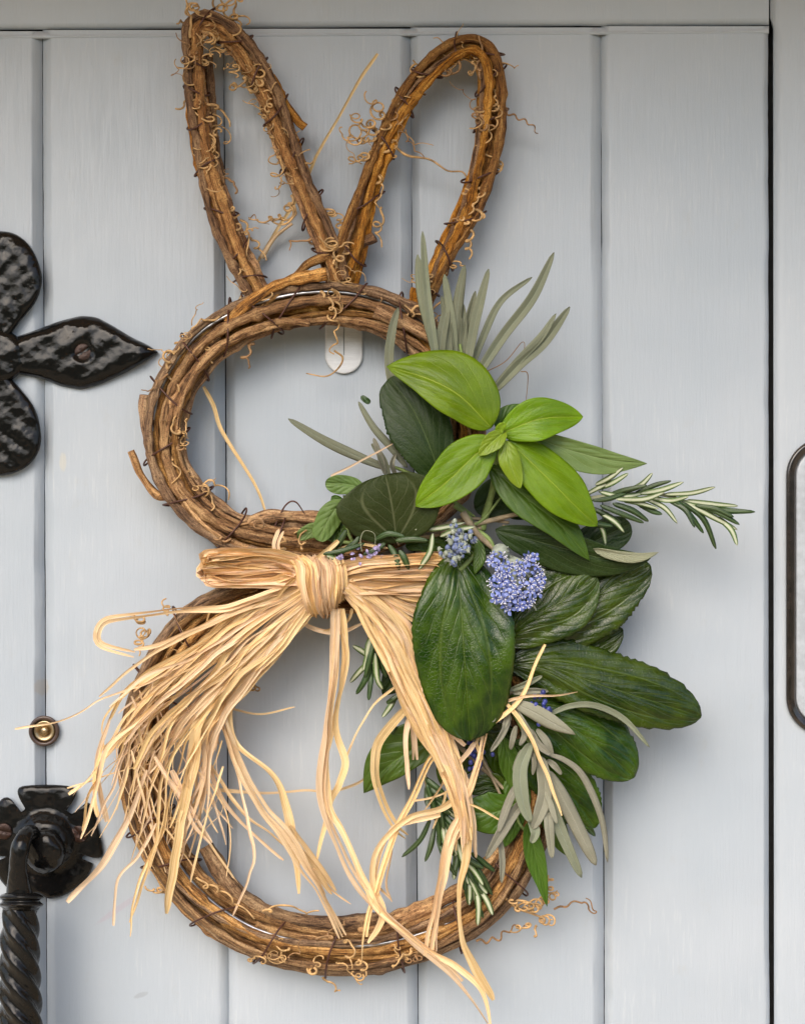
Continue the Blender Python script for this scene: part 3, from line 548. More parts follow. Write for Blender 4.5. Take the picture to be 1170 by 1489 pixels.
mb = MB(); tube(mb, cr([(30, 1320, 82), (29, 1400, 84), (31, 1489, 84), (33, 1600, 84), (34, 1760, 84)], 300), np.interp(np.linspace(0, 1, 300), [0, .1, .3, 1], [24, 27, 29.5, 31]), 48, False, .01, flutes=(5, .10, -.17)); mb.build('twisted_bar', M['iron'], handle)

# peephole
pe = empty('peephole', None, 'small round door peephole with brown rim and brass centre', 'peephole')
def lathe(cx, cy, prof, n=48):
    q = np.linspace(0, 2*math.pi, n, endpoint=False); mb = MB(); mb.grid(np.array([np.stack([cx+r*np.cos(q), cy+r*np.sin(q), 0*q+d], 1) for r, d in prof]), cu=True); return mb
lathe(64.5, 1063, [(22.5, -8), (22.5, 5), (21.8, 7), (20, 8), (17.5, 7.6), (16.5, 5), (16.2, 1)]).build('rim', M['brown'], pe)
lathe(64.5, 1063, [(16.4, 1), (15, 4.5), (12.5, 5), (10, 2), (7, 1), (6.5, 0)]).build('brass_ring', M['brass'], pe)
lathe(64.5, 1063, [(6.8, 0), (6.4, 3.5), (5, 5.5), (2.6, 6.8), (.05, 7.2)]).build('lens', M['brass'], pe)
# plate at the right edge
dp = empty('door_plate', None, 'rounded black-rimmed plate with a pale grey face on the door stile', 'door plate')
def rrect(x0, x1, y0, y1, r, n=14):
    o = []
    for cx, cy, a0 in ((x1-r, y0+r, -90), (x1-r, y1-r, 0), (x0+r, y1-r, 90), (x0+r, y0+r, 180)):
        o += [(cx+r*math.cos(R(a0+90*i/n)), cy+r*math.sin(R(a0+90*i/n)), 0) for i in range(n+1)]
    return np.array(o)
def rr_rows(spec): return np.array([rrect(1142+i, 1330-i, 637+i, 1069-i, max(6, 55-i))+np.array([0, 0, d]) for i, d in spec])
mb = MB(); mb.grid(rr_rows([(0, -3), (0, 4), (1.5, 7), (4, 8.5), (7, 8), (9, 6), (11, 5.5), (13, 3), (14, 1), (15, -2)]), cu=True); mb.build('rim', M['rim'], dp)
mb = MB(); mb.grid(rr_rows([(14, .5), (17, 1.6), (22, 2.4), (30, 2.8), (50, 3)]), cu=True, cap=True); mb.build('face', M['greypane'], dp)

# ------------------------------------------------------------------ raffia
rng = np.random.default_rng(77)
bow = empty('raffia_bow', None, 'straw coloured raffia bow with long trailing tails tied across the wreath', 'bow')
def strand(pts, wid, d0=90, d1=None, jit=2.5, parent=None, tw=.55, n=None, fold=.30, taper=True, tw0=0.0, name='raffia_strand', split=None):
    P = p3(pts, d0, d1); L = sum(math.dist(P[i], P[i+1]) for i in range(len(P)-1)); n = n or int(max(14, min(90, L/5.5)))
    P = cr(P, n); s = np.linspace(0, 1, n); o = np.zeros((n, 3))
    for f in (1, 2, 3, 5, 8): o += np.sin(2*math.pi*f*s[:, None]*L/420+rng.uniform(0, 6.28, 3))*rng.normal(0, 1, 3)/f**.8
    env = np.minimum(1, s*5)[:, None]; P = P+o*jit*env; P[:, 2] = np.maximum(P[:, 2], 4)
    tws = tw0+tw*env[:, 0]*(np.sin(s*L/rng.uniform(60, 130)+rng.uniform(0, 6.28))+.5*np.sin(s*L/rng.uniform(25, 50)+rng.uniform(0, 6)))
    w_ = wid*(1+.16*np.sin(s*L/rng.uniform(18, 45)+rng.uniform(0, 6)))
    if taper: w_ = w_*np.interp(s, [0, .05, .82, .97, 1], [.7, 1, .95, .6, .3])
    mb = MB()
    if (split if split is not None else (wid > 8 and rng.random() < .7)):      # a broad blade is split lengthwise into papery strips that part towards the tip
        kk = 3 if wid > 14 else 2; T = np.gradient(P, axis=0); T /= np.linalg.norm(T, axis=1)[:, None]+1e-9; A = np.stack([-T[:, 1], T[:, 0], 0*s], 1); A /= np.linalg.norm(A, axis=1)[:, None]+1e-9
        for q in range(kk):
            of = (q-(kk-1)/2)/kk*wid*np.cos(tws)*1.05+rng.normal(0, .8)*np.sin(s*L/rng.uniform(25, 70)+rng.uniform(0, 6)); of = of*(1+.35*s**3)
            Q = P+A*of[:, None]; Q[:, 2] = Q[:, 2]+(q-(kk-1)/2)*wid*.8/kk*np.sin(tws)+rng.normal(0, 1.2)+1.5*np.sin(s*L/rng.uniform(30, 60)+rng.uniform(0, 6)); ln = n if rng.random() < .5 else int(n*rng.uniform(.86, 1))
            ribbon(mb, Q[:ln], (w_/kk*rng.uniform(.95, 1.35))[:ln], (tws+rng.normal(0, .22)+.25*np.sin(s*L/rng.uniform(20, 50)+rng.uniform(0, 6)))[:ln], fold*rng.uniform(.4, 1.3), m=4)
    else: ribbon(mb, P, w_, tws, fold*rng.uniform(.6, 1.5), m=4)
    return mb.build(name, M['raffia'], parent or bow, smooth=False)
guides = [  # left tail, outer to inner
 [(440, 852), (350, 893), (285, 945), (215, 992), (172, 1035), (150, 1090), (140, 1150), (150, 1195)],
 [(444, 856), (365, 905), (295, 960), (228, 1012), (185, 1070), (165, 1130), (150, 1190), (128, 1262)],
 [(448, 860), (375, 915), (310, 975), (245, 1035), (205, 1095), (185, 1160), (168, 1230), (160, 1290)],
 [(452, 866), (385, 930), (325, 990), (265, 1045), (228, 1105), (208, 1175), (195, 1250), (180, 1320)],
 [(456, 872), (392, 940), (335, 1000), (290, 1055), (262, 1115), (250, 1180), (232, 1260), (222, 1310)],
 [(458, 876), (400, 948), (345, 1005), (305, 1060), (292, 1120), (280, 1190), (262, 1265), (246, 1325)],
 [(460, 880), (405, 950), (355, 1005), (322, 1050), (318, 1110), (318, 1180), (325, 1250), (330, 1300)]]
gd = [112, 104, 98, 94, 86, 78, 74, 70]
def fan(q, trim, jitter):
    i = min(len(guides)-2, int(q)); f = q-i; A, B = np.array(guides[i], float), np.array(guides[i+1], float); P = A+(B-A)*f
    k_ = max(3, int(len(P)*trim+.5)); P = P[:k_]+np.cumsum(rng.normal(0, jitter, (k_, 2)), 0)*np.linspace(0, 1, k_)[:, None]
    return [(x, y, gd[j]) for j, (x, y) in enumerate(P)]
for i in range(56):
    q = rng.uniform(0, 5.99)*rng.uniform(.85, 1) if i % 3 else rng.uniform(.3, 3.8)
    if rng.random() < .6: P = fan(q, rng.uniform(.62, 1.0), 11.0); wd = rng.uniform(2.2, 6.5)
    else: P = fan(q, rng.uniform(.5, .8), 8); wd = rng.uniform(4, 10.5)
    dz = rng.uniform(-14, 16); strand([(x, y, z+dz*min(1, k_/2)) for k_, (x, y, z) in enumerate(P)], wd, jit=3.0)
for i in range(44):   # wispy crossing fibres low on the left
    x0, y0 = rng.uniform(165, 330), rng.uniform(990, 1140); a = R(rng.uniform(225, 300)); L = rng.uniform(80, 190); b = rng.normal(0, 30)
    strand([(x0, y0), (x0+.5*L*math.cos(a)+b*.6, y0-.5*L*math.sin(a)), (x0+L*math.cos(a)+b*.2, y0-L*math.sin(a))], rng.choice([1.2, 1.6, 2.4, 3.4]), 92, 78, 3)
# traced strands
for pts, wd, d0, d1 in [
 ([(445, 846), (345, 878), (290, 886), (200, 893), (158, 900), (145, 918), (150, 938), (195, 952)], 11, 112, 86),
 ([(448, 858), (330, 895), (235, 935), (195, 945)], 9, 108, 90),
 ([(22, 1060), (95, 1045), (150, 1015), (215, 993), (280, 960)], 3, 62, 100),
 ([(98, 1146), (130, 1138), (180, 1120), (240, 1105)], 2.5, 70, 84), ([(165, 1346), (171, 1278), (201, 1245), (230, 1200)], 5, 60, 86),
 ([(100, 1155), (128, 1138), (150, 1105), (190, 1060)], 5, 70, 92), ([(98, 1312), (140, 1262), (185, 1180), (215, 1120)], 10, 66, 92), ([(121, 1208), (128, 1160), (150, 1120)], 6, 72, 88), ([(156, 1195), (146, 1150), (142, 1100), (160, 1050)], 8, 72, 90), ([(143, 1188), (135, 1130), (150, 1070)], 6, 74, 90),
 ([(458, 880), (405, 940), (355, 985), (325, 1031), (336, 1086), (367, 1153), (415, 1212), (450, 1271), (473, 1312), (497, 1363)], 15, 108, 84),
 ([(456, 884), (400, 948), (345, 1002), (330, 1040), (340, 1082), (395, 1126), (415, 1173), (427, 1232), (434, 1260), (434, 1304)], 13, 106, 70),
 ([(415, 1205), (440, 1240), (465, 1275), (482, 1300)], 22, 84, 74), ([(455, 1262), (480, 1290), (512, 1314)], 4, 78, 60),
 ([(350, 990), (322, 1040), (338, 1100), (365, 1232), (361, 1275), (338, 1331)], 5, 92, 82),
 ([(400, 935), (330, 1000), (289, 1055), (285, 1100), (263, 1192), (248, 1285), (242, 1328)], 16, 104, 88),
 ([(420, 920), (340, 985), (296, 1045), (300, 1110), (278, 1200), (262, 1240)], 11, 100, 84),
 ([(300, 1085), (315, 1145), (345, 1190), (410, 1250)], 6, 80, 50), ([(305, 1110), (350, 1180), (395, 1215), (440, 1248)], 6, 74, 50), ([(270, 1150), (300, 1215), (348, 1290)], 5, 88, 62), ([(250, 1120), (280, 1180), (308, 1226)], 8, 92, 84), ([(225, 1100), (262, 1160), (280, 1200), (308, 1230)], 7, 94, 84),
 ([(312, 1148), (386, 1154), (440, 1150), (478, 1152), (520, 1140), (548, 1115)], 5, 62, 50), ([(300, 1022), (340, 1032), (378, 1039), (428, 1030)], 5, 74, 50),
 ([(492, 786), (455, 818), (418, 848), (405, 868)], 8, 120, 122), ([(404, 805), (404, 788), (412, 770)], 10, 108, 112), ([(470, 806), (520, 792), (565, 797)], 6, 112, 108),
 ([(488, 885), (486, 940), (480, 1010), (470, 1100), (467, 1135), (471, 1165), (486, 1205), (505, 1252), (522, 1285), (540, 1312), (562, 1337), (602, 1372), (642, 1404), (682, 1446), (718, 1492)], 13, 112, 84),
 ([(490, 885), (489, 950), (482, 1015), (474, 1100), (478, 1160), (495, 1200), (512, 1245), (532, 1290), (552, 1322), (596, 1360), (660, 1404), (700, 1440), (716, 1492)], 10, 112, 86),
 ([(497, 885), (501, 945), (493, 1005), (488, 1060), (500, 1105), (492, 1140), (480, 1165), (475, 1195), (462, 1256)], 10, 110, 70),
 ([(494, 885), (499, 950), (489, 1010), (481, 1075), (470, 1120)], 7, 110, 80),
 ([(575, 998), (540, 1030), (512, 1082), (500, 1112), (488, 1160)], 5, 80, 70), ([(430, 893), (452, 910), (490, 918), (528, 906)], 6, 84, 84), ([(512, 885), (500, 906), (470, 918)], 6, 100, 84),
 ([(592, 1028), (562, 1060), (546, 1092), (546, 1132), (560, 1178), (575, 1205), (592, 1217)], 11, 100, 74),
 ([(640, 1090), (622, 1108), (603, 1153), (582, 1192), (567, 1239), (550, 1292), (535, 1333), (531, 1404)], 9, 104, 88),
 ([(664, 1160), (640, 1175), (597, 1185), (567, 1211), (545, 1245), (542, 1286), (556, 1324), (550, 1350), (536, 1372)], 10, 108, 88),
 ([(640, 1185), (600, 1195), (570, 1206), (555, 1240), (548, 1280), (566, 1308)], 7, 104, 80), ([(572, 1200), (570, 1240), (562, 1285), (570, 1312)], 5, 84, 70),
 ([(668, 1190), (652, 1225), (640, 1290), (628, 1345), (620, 1396)], 14, 110, 90), ([(672, 1200), (650, 1240), (638, 1300), (632, 1390)], 9, 108, 88),
 ([(675, 1160), (680, 1240), (668, 1301), (676, 1369), (700, 1425), (716, 1458)], 14, 110, 86), ([(670, 1120), (684, 1180), (688, 1240), (690, 1246)], 11, 108, 100),
 ([(594, 1045), (590, 1090), (592, 1110), (594, 1146)], 8, 100, 86), ([(600, 1045), (600, 1080), (601, 1108)], 9, 104, 92),
 ([(792, 937), (765, 1000), (740, 1030), (705, 1053), (670, 1060), (640, 1050)], 6, 128, 118), ([(724, 1023), (760, 1014), (800, 1013), (836, 1010)], 4, 122, 130), ([(737, 1024), (765, 1060), (783, 1099), (800, 1140), (818, 1187)], 6, 124, 134),
 ([(705, 1066), (698, 1109), (685, 1148), (668, 1175)], 9, 112, 104), ([(690, 1080), (665, 1112), (650, 1130)], 8, 116, 106), ([(700, 1105), (692, 1080), (702, 1062)], 5, 112, 112), ([(640, 1055), (665, 1070), (682, 1082)], 12, 112, 104), ([(680, 1168), (705, 1182), (728, 1194)], 3, 112, 110), ([(648, 1130), (632, 1155), (618, 1175)], 4, 108, 98), ([(648, 1150), (640, 1180), (630, 1206)], 4, 108, 96), ([(600, 1165), (640, 1155), (690, 1130)], 3, 100, 100)]:
    strand(pts, wd, d0, d1, 1.6, tw=.65)
# right tail bundle
RT = [[(505, 846), (545, 868), (590, 905), (612, 955), (632, 1010), (648, 1060), (662, 1110), (674, 1160), (684, 1215)], [(505, 862), (535, 900), (556, 945), (578, 1000), (605, 1050), (632, 1095), (655, 1140), (668, 1185), (672, 1240)]]
for i in range(40):
    f = rng.uniform(0, 1) if i > 12 else i/12.; A, B = np.array(RT[0], float), np.array(RT[1], float); P = A+(B-A)*f; k_ = rng.choice([7, 8, 9], p=[.2, .3, .5]); P = P[:k_]+rng.normal(0, 1.6, (k_, 2))
    bu = 20*math.sin(math.pi*f); strand([(x, y, 116-j*1.5+bu*.5+rng.uniform(-5, 5)) for j, (x, y) in enumerate(P)], rng.uniform(7, 13), jit=1.3, tw=.5)
for i in range(9):
    f = i/9; strand([(508, 846+4*f, 112), (555, 858+14*f, 114), (600, 868+36*f, 108), (640, 870+50*f, 92)], rng.uniform(6, 10), jit=1.5, tw=.4)
strand([(512, 842), (514, 870), (530, 905), (555, 950), (575, 985)], 10, 122, 122, 1, tw=.3)
# loops
for i in range(30):
    f = (i+.5)/30; y1 = 803+44*((f*7.3) % 1); y2 = 806+38*((f*3.1) % 1); xe = rng.uniform(288, 328); e = rng.uniform(-3, 3)
    strand([(448, 832+(y1-826)*.45, 108), (400, 826+(y1-826)*.85, 112), (345, y1, 110), (xe+8, y1+e, 107), (xe, y1*.7+y2*.3, 99), (xe+10, y2, 92), (370, y2, 84), (430, 835, 88)], rng.uniform(7, 19), jit=1.6, tw=.6, taper=False, split=False, fold=.5)
for i in range(30):
    f = (i+.5)/30; y1 = 808+52*((f*7.3) % 1); y2 = 812+44*((f*3.1) % 1); xe = rng.uniform(640, 662)
    strand([(492, 838+(y1-833)*.5, 114), (530, 836+(y1-836)*.8, 118), (585, y1, 114), (xe-8, y1-3, 104), (xe, (y1+y2)/2-4, 92), (600, y2, 82), (520, 838, 86)], rng.uniform(7, 17), jit=1.6, tw=.6, taper=False, split=False, fold=.5)
for pts, wd in [([(428, 826), (370, 812), (310, 818), (292, 822)], 14), ([(425, 836), (360, 846), (320, 842), (295, 830)], 12), ([(432, 818), (380, 806), (330, 800), (300, 806)], 12)]: strand(pts, wd, 116, 106, 1.8, tw=.6, split=False, fold=.6)
# knot wraps
for i in range(30):
    f = (i+rng.uniform(-.2, .2))/29.; xt = 424+72*f+rng.uniform(-3, 3); xb = 450+48*f+rng.uniform(-4, 4); xm = 433+68*f+rng.uniform(-3, 3); yb = 868+24*math.sin(math.pi*min(1, .25+f*.75)) ; bl = 13*math.sin(math.pi*(.12+.76*f))
    strand([(xt, 822, 94), (xt-1, 811+4*abs(f-.5), 112), (xm, 826, 122+bl*.5), (xm+2, 850, 123+bl), ((xm+xb)/2+1, yb-14, 119+bl*.8), (xb, yb, 106+bl*.3), (xb+1, yb+2, 92)], rng.uniform(4.5, 11), split=False, jit=1.5, tw=.3, taper=False, fold=.45)
m_ = MB(); tube(m_, cr([(424, 832, 100), (450, 842, 106), (475, 850, 108), (500, 846, 104)], 20), np.interp(np.linspace(0, 1, 20), [0, .3, .7, 1], [16, 22, 24, 18]), 16, False, .05); m_.build('knot', M['raffia'], bow)
# loose strands behind the wreath
st1 = tag(strand([(549, 78, 46), (520, 120, 44), (490, 175, 40), (462, 222, 34), (452, 246, 28), (425, 300, 16), (380, 372, 12), (340, 450, 10)], 5, 40, jit=.8, tw=.35, parent=None), 'single dry raffia strand sticking up between the rabbit ears', 'raffia strand'); st1.parent = None
st2 = tag(strand([(296, 562, 40), (310, 590, 34), (322, 625, 30), (352, 675, 26), (375, 715, 24), (392, 762, 24)], 5.5, 30, jit=.8, tw=.4), 'single raffia strand hanging across the inside of the upper ring', 'raffia strand'); st2.parent = None

# ------------------------------------------------------------------ foliage
rng = np.random.default_rng(123)
def stem(parent, pts, r, d0, d1=None, mat=None, name='stem', taper=.5, rough=.08):
    m_ = MB(); P = cr(p3(pts, d0, d1), 40); tube(m_, P, r*(1-taper*np.linspace(0, 1, 40)), 8, False, rough); return m_.build(name, mat or M['twig'], parent)
# bright sprig
e = empty('bright_leaf_sprig', None, 'sprig of smooth lime green leaves at the top of the greenery', 'leaf sprig')
stem(e, [(700, 770), (716, 710), (722, 660), (720, 630)], 6, 92, 140, M['twig_green'])
leaf(e, M['mid_leaf'], [(722, 624), (740, 604), (762, 588)], 16, 15, 'ovate', (118, 112))
leaf(e, M['pale'], [(770, 634), (820, 652), (880, 668), (940, 674)], 17, 27, 'ovate', (122, 112, 4), cup=.05)
leaf(e, M['mid_leaf'], [(712, 678), (762, 722), (815, 765), (857, 815)], 30, 27, 'ovate', (122, 116, 10), el=-8, er=6, cup=-.06)
leaf(e, M['bright'], [(714, 622), (668, 576), (622, 551), (562, 533)], 34, 56, 'ovate', (142, 128, 14), el=4, er=-12, cup=-.05)
leaf(e, M['bright'], [(728, 630), (786, 609), (847, 606)], 31, 30, 'ell', (142, 134, 10), el=-4, er=4, cup=.06)
leaf(e, M['bright'], [(738, 640), (800, 700), (838, 738), (868, 765)], 37, 34, 'ell', (140, 130, 14), el=-16, er=4, cup=-.08)
leaf(e, M['bright'], [(722, 640), (690, 662), (650, 700), (604, 736)], 36, 35, 'ell', (146, 136, 10), el=8, er=-6, cup=.04)
leaf(e, M['bright_new'], [(733, 640), (741, 672), (756, 710)], 16, 15, 'ell', (150, 154, 5), cup=-.2)
leaf(e, M['bright_new'], [(735, 626), (714, 644), (696, 662)], 14, 13, 'ell', (152, 160, 4), cup=.2)
leaf(e, M['bright_new'], [(722, 632), (728, 622), (736, 616)], 7, 6, 'ell', (150, 162), cup=.3)
# dark leaves with pale veins, upper left
e = empty('dark_leaf_sprig', None, 'pair of broad matt dark green leaves below the lime green sprig', 'leaf sprig')
stem(e, [(577, 790), (610, 775), (680, 755), (740, 760)], 4, 104, 92)
stem(e, [(632, 690), (650, 720), (690, 752)], 4, 104, 92, M['twig_green'])
leaf(e, M['dark_matt'], [(640, 698), (625, 650), (600, 595), (566, 550)], 48, 42, 'round', (104, 98, 10), cup=-.06, serr=.35, quilt=.5, k=7, slope=.6)
leaf(e, M['dark_under'], [(577, 790), (572, 750), (566, 716), (560, 690)], 80, 72, 'round', (106, 132, 6), cup=.10, el=0, er=8, serr=.2, k=5, quilt=1.2, und=3)
# dark leaf curled over, behind the rosemary
e = empty('curled_leaf_sprig', None, 'dark leaf curled to show its grey underside above the rounded dark leaves', 'leaf sprig')
stem(e, [(730, 765), (780, 775), (830, 790)], 3, 92, 96)
leaf(e, M['dark_matt'], [(720, 770), (800, 792), (880, 812), (945, 812)], 24, 34, 'ell', (100, 104, 8), el=6, er=-10, quilt=1.0)
leaf(e, M['fold_under'], [(862, 798), (900, 806), (930, 808), (957, 803)], 5, 11, 'ell', (116, 114, 3), cup=.3)
leaf(e, M['dark_matt'], [(820, 830), (860, 790), (916, 762)], 26, 30, 'round', (80, 76), quilt=1.0)
leaf(e, M['dark_matt'], [(690, 740), (740, 720), (800, 735)], 34, 34, 'round', (82, 84))
leaf(e, M['dark_leaf'], [(610, 820), (660, 790), (720, 800)], 24, 24, 'ell', (84, 84))
# big dark leaves with the blue flowers
e = empty('blue_flower_sprig', None, 'sprig of large glossy dark leaves carrying pale blue flower clusters', 'flower sprig')
stem(e, [(640, 774), (700, 760), (765, 744), (800, 735)], 5, 100, 98); stem(e, [(610, 782), (660, 770), (700, 768)], 6, 94, 96); stem(e, [(672, 745), (690, 772), (720, 800), (740, 820)], 6, 108, 116, M['twig']); stem(e, [(668, 830), (690, 805), (694, 778)], 4, 118, 108, M['twig_green']); stem(e, [(660, 735), (680, 750), (690, 770)], 4, 104, 106, M['twig_green'])
stem(e, [(692, 770), (715, 790), (730, 840)], 4, 108, 118, M['twig_green']); stem(e, [(670, 768), (700, 757), (730, 720)], 3, 104, 100, M['twig_green'])
leaf(e, M['dark_leaf'], [(780, 950), (830, 900), (880, 858), (945, 822)], 56, 54, 'broad', (86, 80, 6), serr=.7, quilt=.35, cup=-.05, el=-20, er=4)
leaf(e, M['dark_leaf'], [(700, 960), (770, 955), (850, 945), (905, 915)], 40, 36, 'broad', (76, 74), quilt=1.6)
leaf(e, M['dark_leaf'], [(728, 935), (770, 900), (820, 872), (866, 836)], 55, 50, 'broad', (102, 98, 8), serr=.2, quilt=.35, cup=-.05, el=-22, er=4)
leaf(e, M['dark_leaf'], [(662, 802), (668, 860), (675, 960), (683, 1077)], 75, 73, 'broad', (104, 130, 16), serr=.25, quilt=1.2, cup=-.10, k=8, slope=.5, und=5.0)
leaf(e, M['mid_leaf'], [(694, 785), (697, 810), (690, 835)], 9, 9, 'ell', (116, 122))
# flower head
def blob_uv(mb, c, r, n=8, m=10, sq=1.0, mi=0):
    a = np.linspace(0, math.pi, n)[:, None]; b = np.linspace(0, 2*math.pi, m, endpoint=False)[None]
    mb.grid(np.stack([c[0]+r*np.sin(a)*np.cos(b), c[1]+r*sq*np.cos(a)+0*b, c[2]+r*np.sin(a)*np.sin(b)], -1), cu=True, mi=mi)
def floret_mesh():
    """little flower, units = px, facing +z; built round the origin in world metres"""
    mb = MB()
    def g(P, **kw): Q = np.asarray(P, float)*S; mb.grid(np.stack([Q[..., 0], -Q[..., 2], Q[..., 1]], -1), world=True, **kw)
    for k_ in range(5):
        a = k_*1.2566; ca, sa = math.cos(a), math.sin(a); rows = []
        for t, w_, z in ((.5, .5, 0), (2, 1.1, 1.2), (3.8, 1.7, 1.6), (5.2, 1.9, .8), (6.2, .9, -.6)):
            rows.append([(ca*t-sa*q*w_, sa*t+ca*q*w_, z+(.9 if q else 0)*(1 if t > 1 else 0)) for q in (-1, 0, 1)])
        g(rows)
        a += .63; ca, sa = math.cos(a), math.sin(a); rows = []
        for t, z in ((.6, 0), (2.2, 2.6), (3.6, 4.6)):
            rows.append([(ca*t-sa*q*.38, sa*t+ca*q*.38, z+w_) for q, w_ in ((-1, 0), (0, .5), (1, 0))])
        g(rows, mi=1)
        aa = np.linspace(0, math.pi, 4)[:, None]; bb = np.linspace(0, 6.28, 5, endpoint=False)[None]; r_ = .95
        g(np.stack([ca*3.8+r_*np.sin(aa)*np.cos(bb), sa*3.8+r_*np.sin(aa)*np.sin(bb), 5.1+r_*np.cos(aa)+0*bb], -1), cu=True, mi=1)
    aa = np.linspace(0, math.pi, 5)[:, None]; bb = np.linspace(0, 6.28, 8, endpoint=False)[None]
    g(np.stack([1.3*np.sin(aa)*np.cos(bb), 1.3*np.sin(aa)*np.sin(bb), 1+1.3*np.cos(aa)+0*bb], -1), cu=True, mi=2)
    o = mb.build('floret', [M['petal'], M['stamen'], M['bud_dark']]); return o
proto = floret_mesh(); bpy.context.view_layer.update()
fm = MB()
for _ in range(26):
    x, y = rng.normal(750, 17), rng.normal(842, 20); tube(fm, cr([(735, 805, 118), ((x+735)/2, (y+805)/2, 128), (x, y, 138)], 10), 1.3, 5)
blob_uv(fm, (727, 803, 128), 13, mi=0); blob_uv(fm, (745, 838, 124), 22, sq=1.25)
fh = fm.build('flower_head', M['bud_grey'], e)
spots = []; tries = 0
while len(spots) < 92 and tries < 9000:
    tries += 1; x, y = rng.uniform(700, 800), rng.uniform(790, 902)
    ins = ((x-748)/(34))**2+((y-850)/38)**2 < 1 or math.hypot(x-771, y-812) < 10 or math.hypot(x-781, y-834) < 10 or math.hypot(x-722, y-814) < 10 or math.hypot(x-744, y-882) < 10
    if (x > 762 and y < 824 and math.hypot(x-771, y-812) > 10) or (x > 733 and x < 762 and y < 820): ins = False
    if ins and all(math.hypot(x-a, y-b) > 9.2 for a, b in spots): spots.append((x, y))
for i, (x, y) in enumerate(spots):
    o = proto if i == 0 else proto.copy()
    if i: COL.objects.link(o)
    dd = 154-14*(((x-750)/45)**2+((y-846)/50)**2)+rng.uniform(-5, 5); o.location = at((x, y, dd))
    o.rotation_euler = ((y-846)/50*-.7+rng.normal(0, .35), rng.uniform(0, 6.28), (x-750)/45*.7+rng.normal(0, .35)); sc = rng.uniform(1.0, 1.5); o.scale = (sc,)*3; o.parent = fh
# closed bud cluster
def buds(parent, name, spots_, r, mats, seed=0):
    mb = MB()
    for k_, (x, y, d_) in enumerate(spots_):
        blob_uv(mb, (x, y, d_), r*rng.uniform(.75, 1.2), 6, 8, 1.15, mi=int(rng.random() < .45) if len(mats) > 1 else 0)
        if len(mats) > 1:
            for q in range(2):
                a = rng.uniform(0, 6.28); tube(mb, cr([(x, y, d_), (x+r*.8*math.cos(a), y+r*.9*math.sin(a), d_+r*.8), (x+r*1.5*math.cos(a), y+r*1.5*math.sin(a), d_+r*.9)], 6), np.linspace(r*.45, .2, 6), 5, mi=1)
    return mb.build(name, mats, parent)
bs = []
for cx, cy, rr in ((664, 772, 15), (652, 800, 15), (672, 800, 14), (678, 783, 13), (658, 814, 9)):
    for _ in range(16): a, q = rng.uniform(0, 6.28), rr*math.sqrt(rng.random()); bs.append((cx+q*math.cos(a), cy+q*math.sin(a), 138+8*(1-q/rr)+rng.uniform(-3, 3)))
buds(e, 'bud_cluster', bs, 3.6, [M['bud'], M['bud_grey']])['label'] = 'half open grey blue bud cluster'
# lower right dark sprig
e = empty('dark_bud_sprig', None, 'lower sprig of long glossy dark leaves with dark blue buds', 'leaf sprig')
stem(e, [(690, 1030), (760, 1000), (800, 980)], 4, 86, 84); stem(e, [(640, 1060), (700, 1115), (735, 1150)], 4.5, 74, 76)
stem(e, [(690, 1085), (710, 1120), (732, 1165)], 3.5, 80, 80)
leaf(e, M['dark_leaf'], [(742, 1080), (800, 1120), (835, 1160), (866, 1203)], 40, 42, 'broad', (78, 74, 4), serr=.5, quilt=1.0)
leaf(e, M['dark_leaf'], [(735, 1020), (800, 1040), (870, 1085), (922, 1130)], 52, 46, 'broad', (92, 92, 10), serr=.5, quilt=1.0, cup=-.08, el=-20)
leaf(e, M['dark_leaf'], [(735, 965), (800, 970), (870, 995), (950, 1020), (1019, 1042)], 52, 46, 'broad', (102, 96, 12), serr=.6, quilt=1.0, cup=-.08, el=-24, er=4, k=7)
leaf(e, M['dark_leaf'], [(690, 1060), (735, 1090), (770, 1150)], 34, 34, 'broad', (66, 66), quilt=1.2)
leaf(e, M['mid_leaf'], [(730, 1072), (742, 1110), (755, 1160)], 16, 16, 'ell', (84, 84))
for cx, cy in ((785, 1022), (792, 1012), (780, 1012), (690, 1085), (683, 1098), (698, 1098), (690, 1108)):
    pass
bs = [(786+rng.normal(0, 7), 1020+rng.normal(0, 9), 122+rng.uniform(-4, 4)) for _ in range(18)]; buds(e, 'bud_cluster', bs, 3.4, [M['bud_dark']])
bs = [(688+rng.normal(0, 9), 1097+rng.normal(0, 11), 98+rng.uniform(-4, 4)) for _ in range(22)]; buds(e, 'bud_cluster', bs, 3.6, [M['bud_dark']])
# lower left leaves behind the raffia
e = empty('low_leaf_sprig', None, 'dark green leaves showing behind the raffia tail inside the lower ring', 'leaf sprig')
stem(e, [(640, 1040), (610, 1075), (590, 1100)], 4, 70, 66)
leaf(e, M['mid_leaf'], [(640, 1075), (600, 1090), (560, 1118), (529, 1153)], 26, 42, 'ovate', (72, 60, 4), quilt=.8)
leaf(e, M['dark_matt'], [(610, 950), (580, 980), (556, 1010)], 24, 22, 'ell', (72, 66))
leaf(e, M['dark_leaf'], [(600, 960), (620, 1000), (640, 1050)], 30, 30, 'ell', (70, 70)); leaf(e, M['dark_leaf'], [(690, 1080), (660, 1110), (640, 1140)], 26, 26, 'ell', (64, 62))
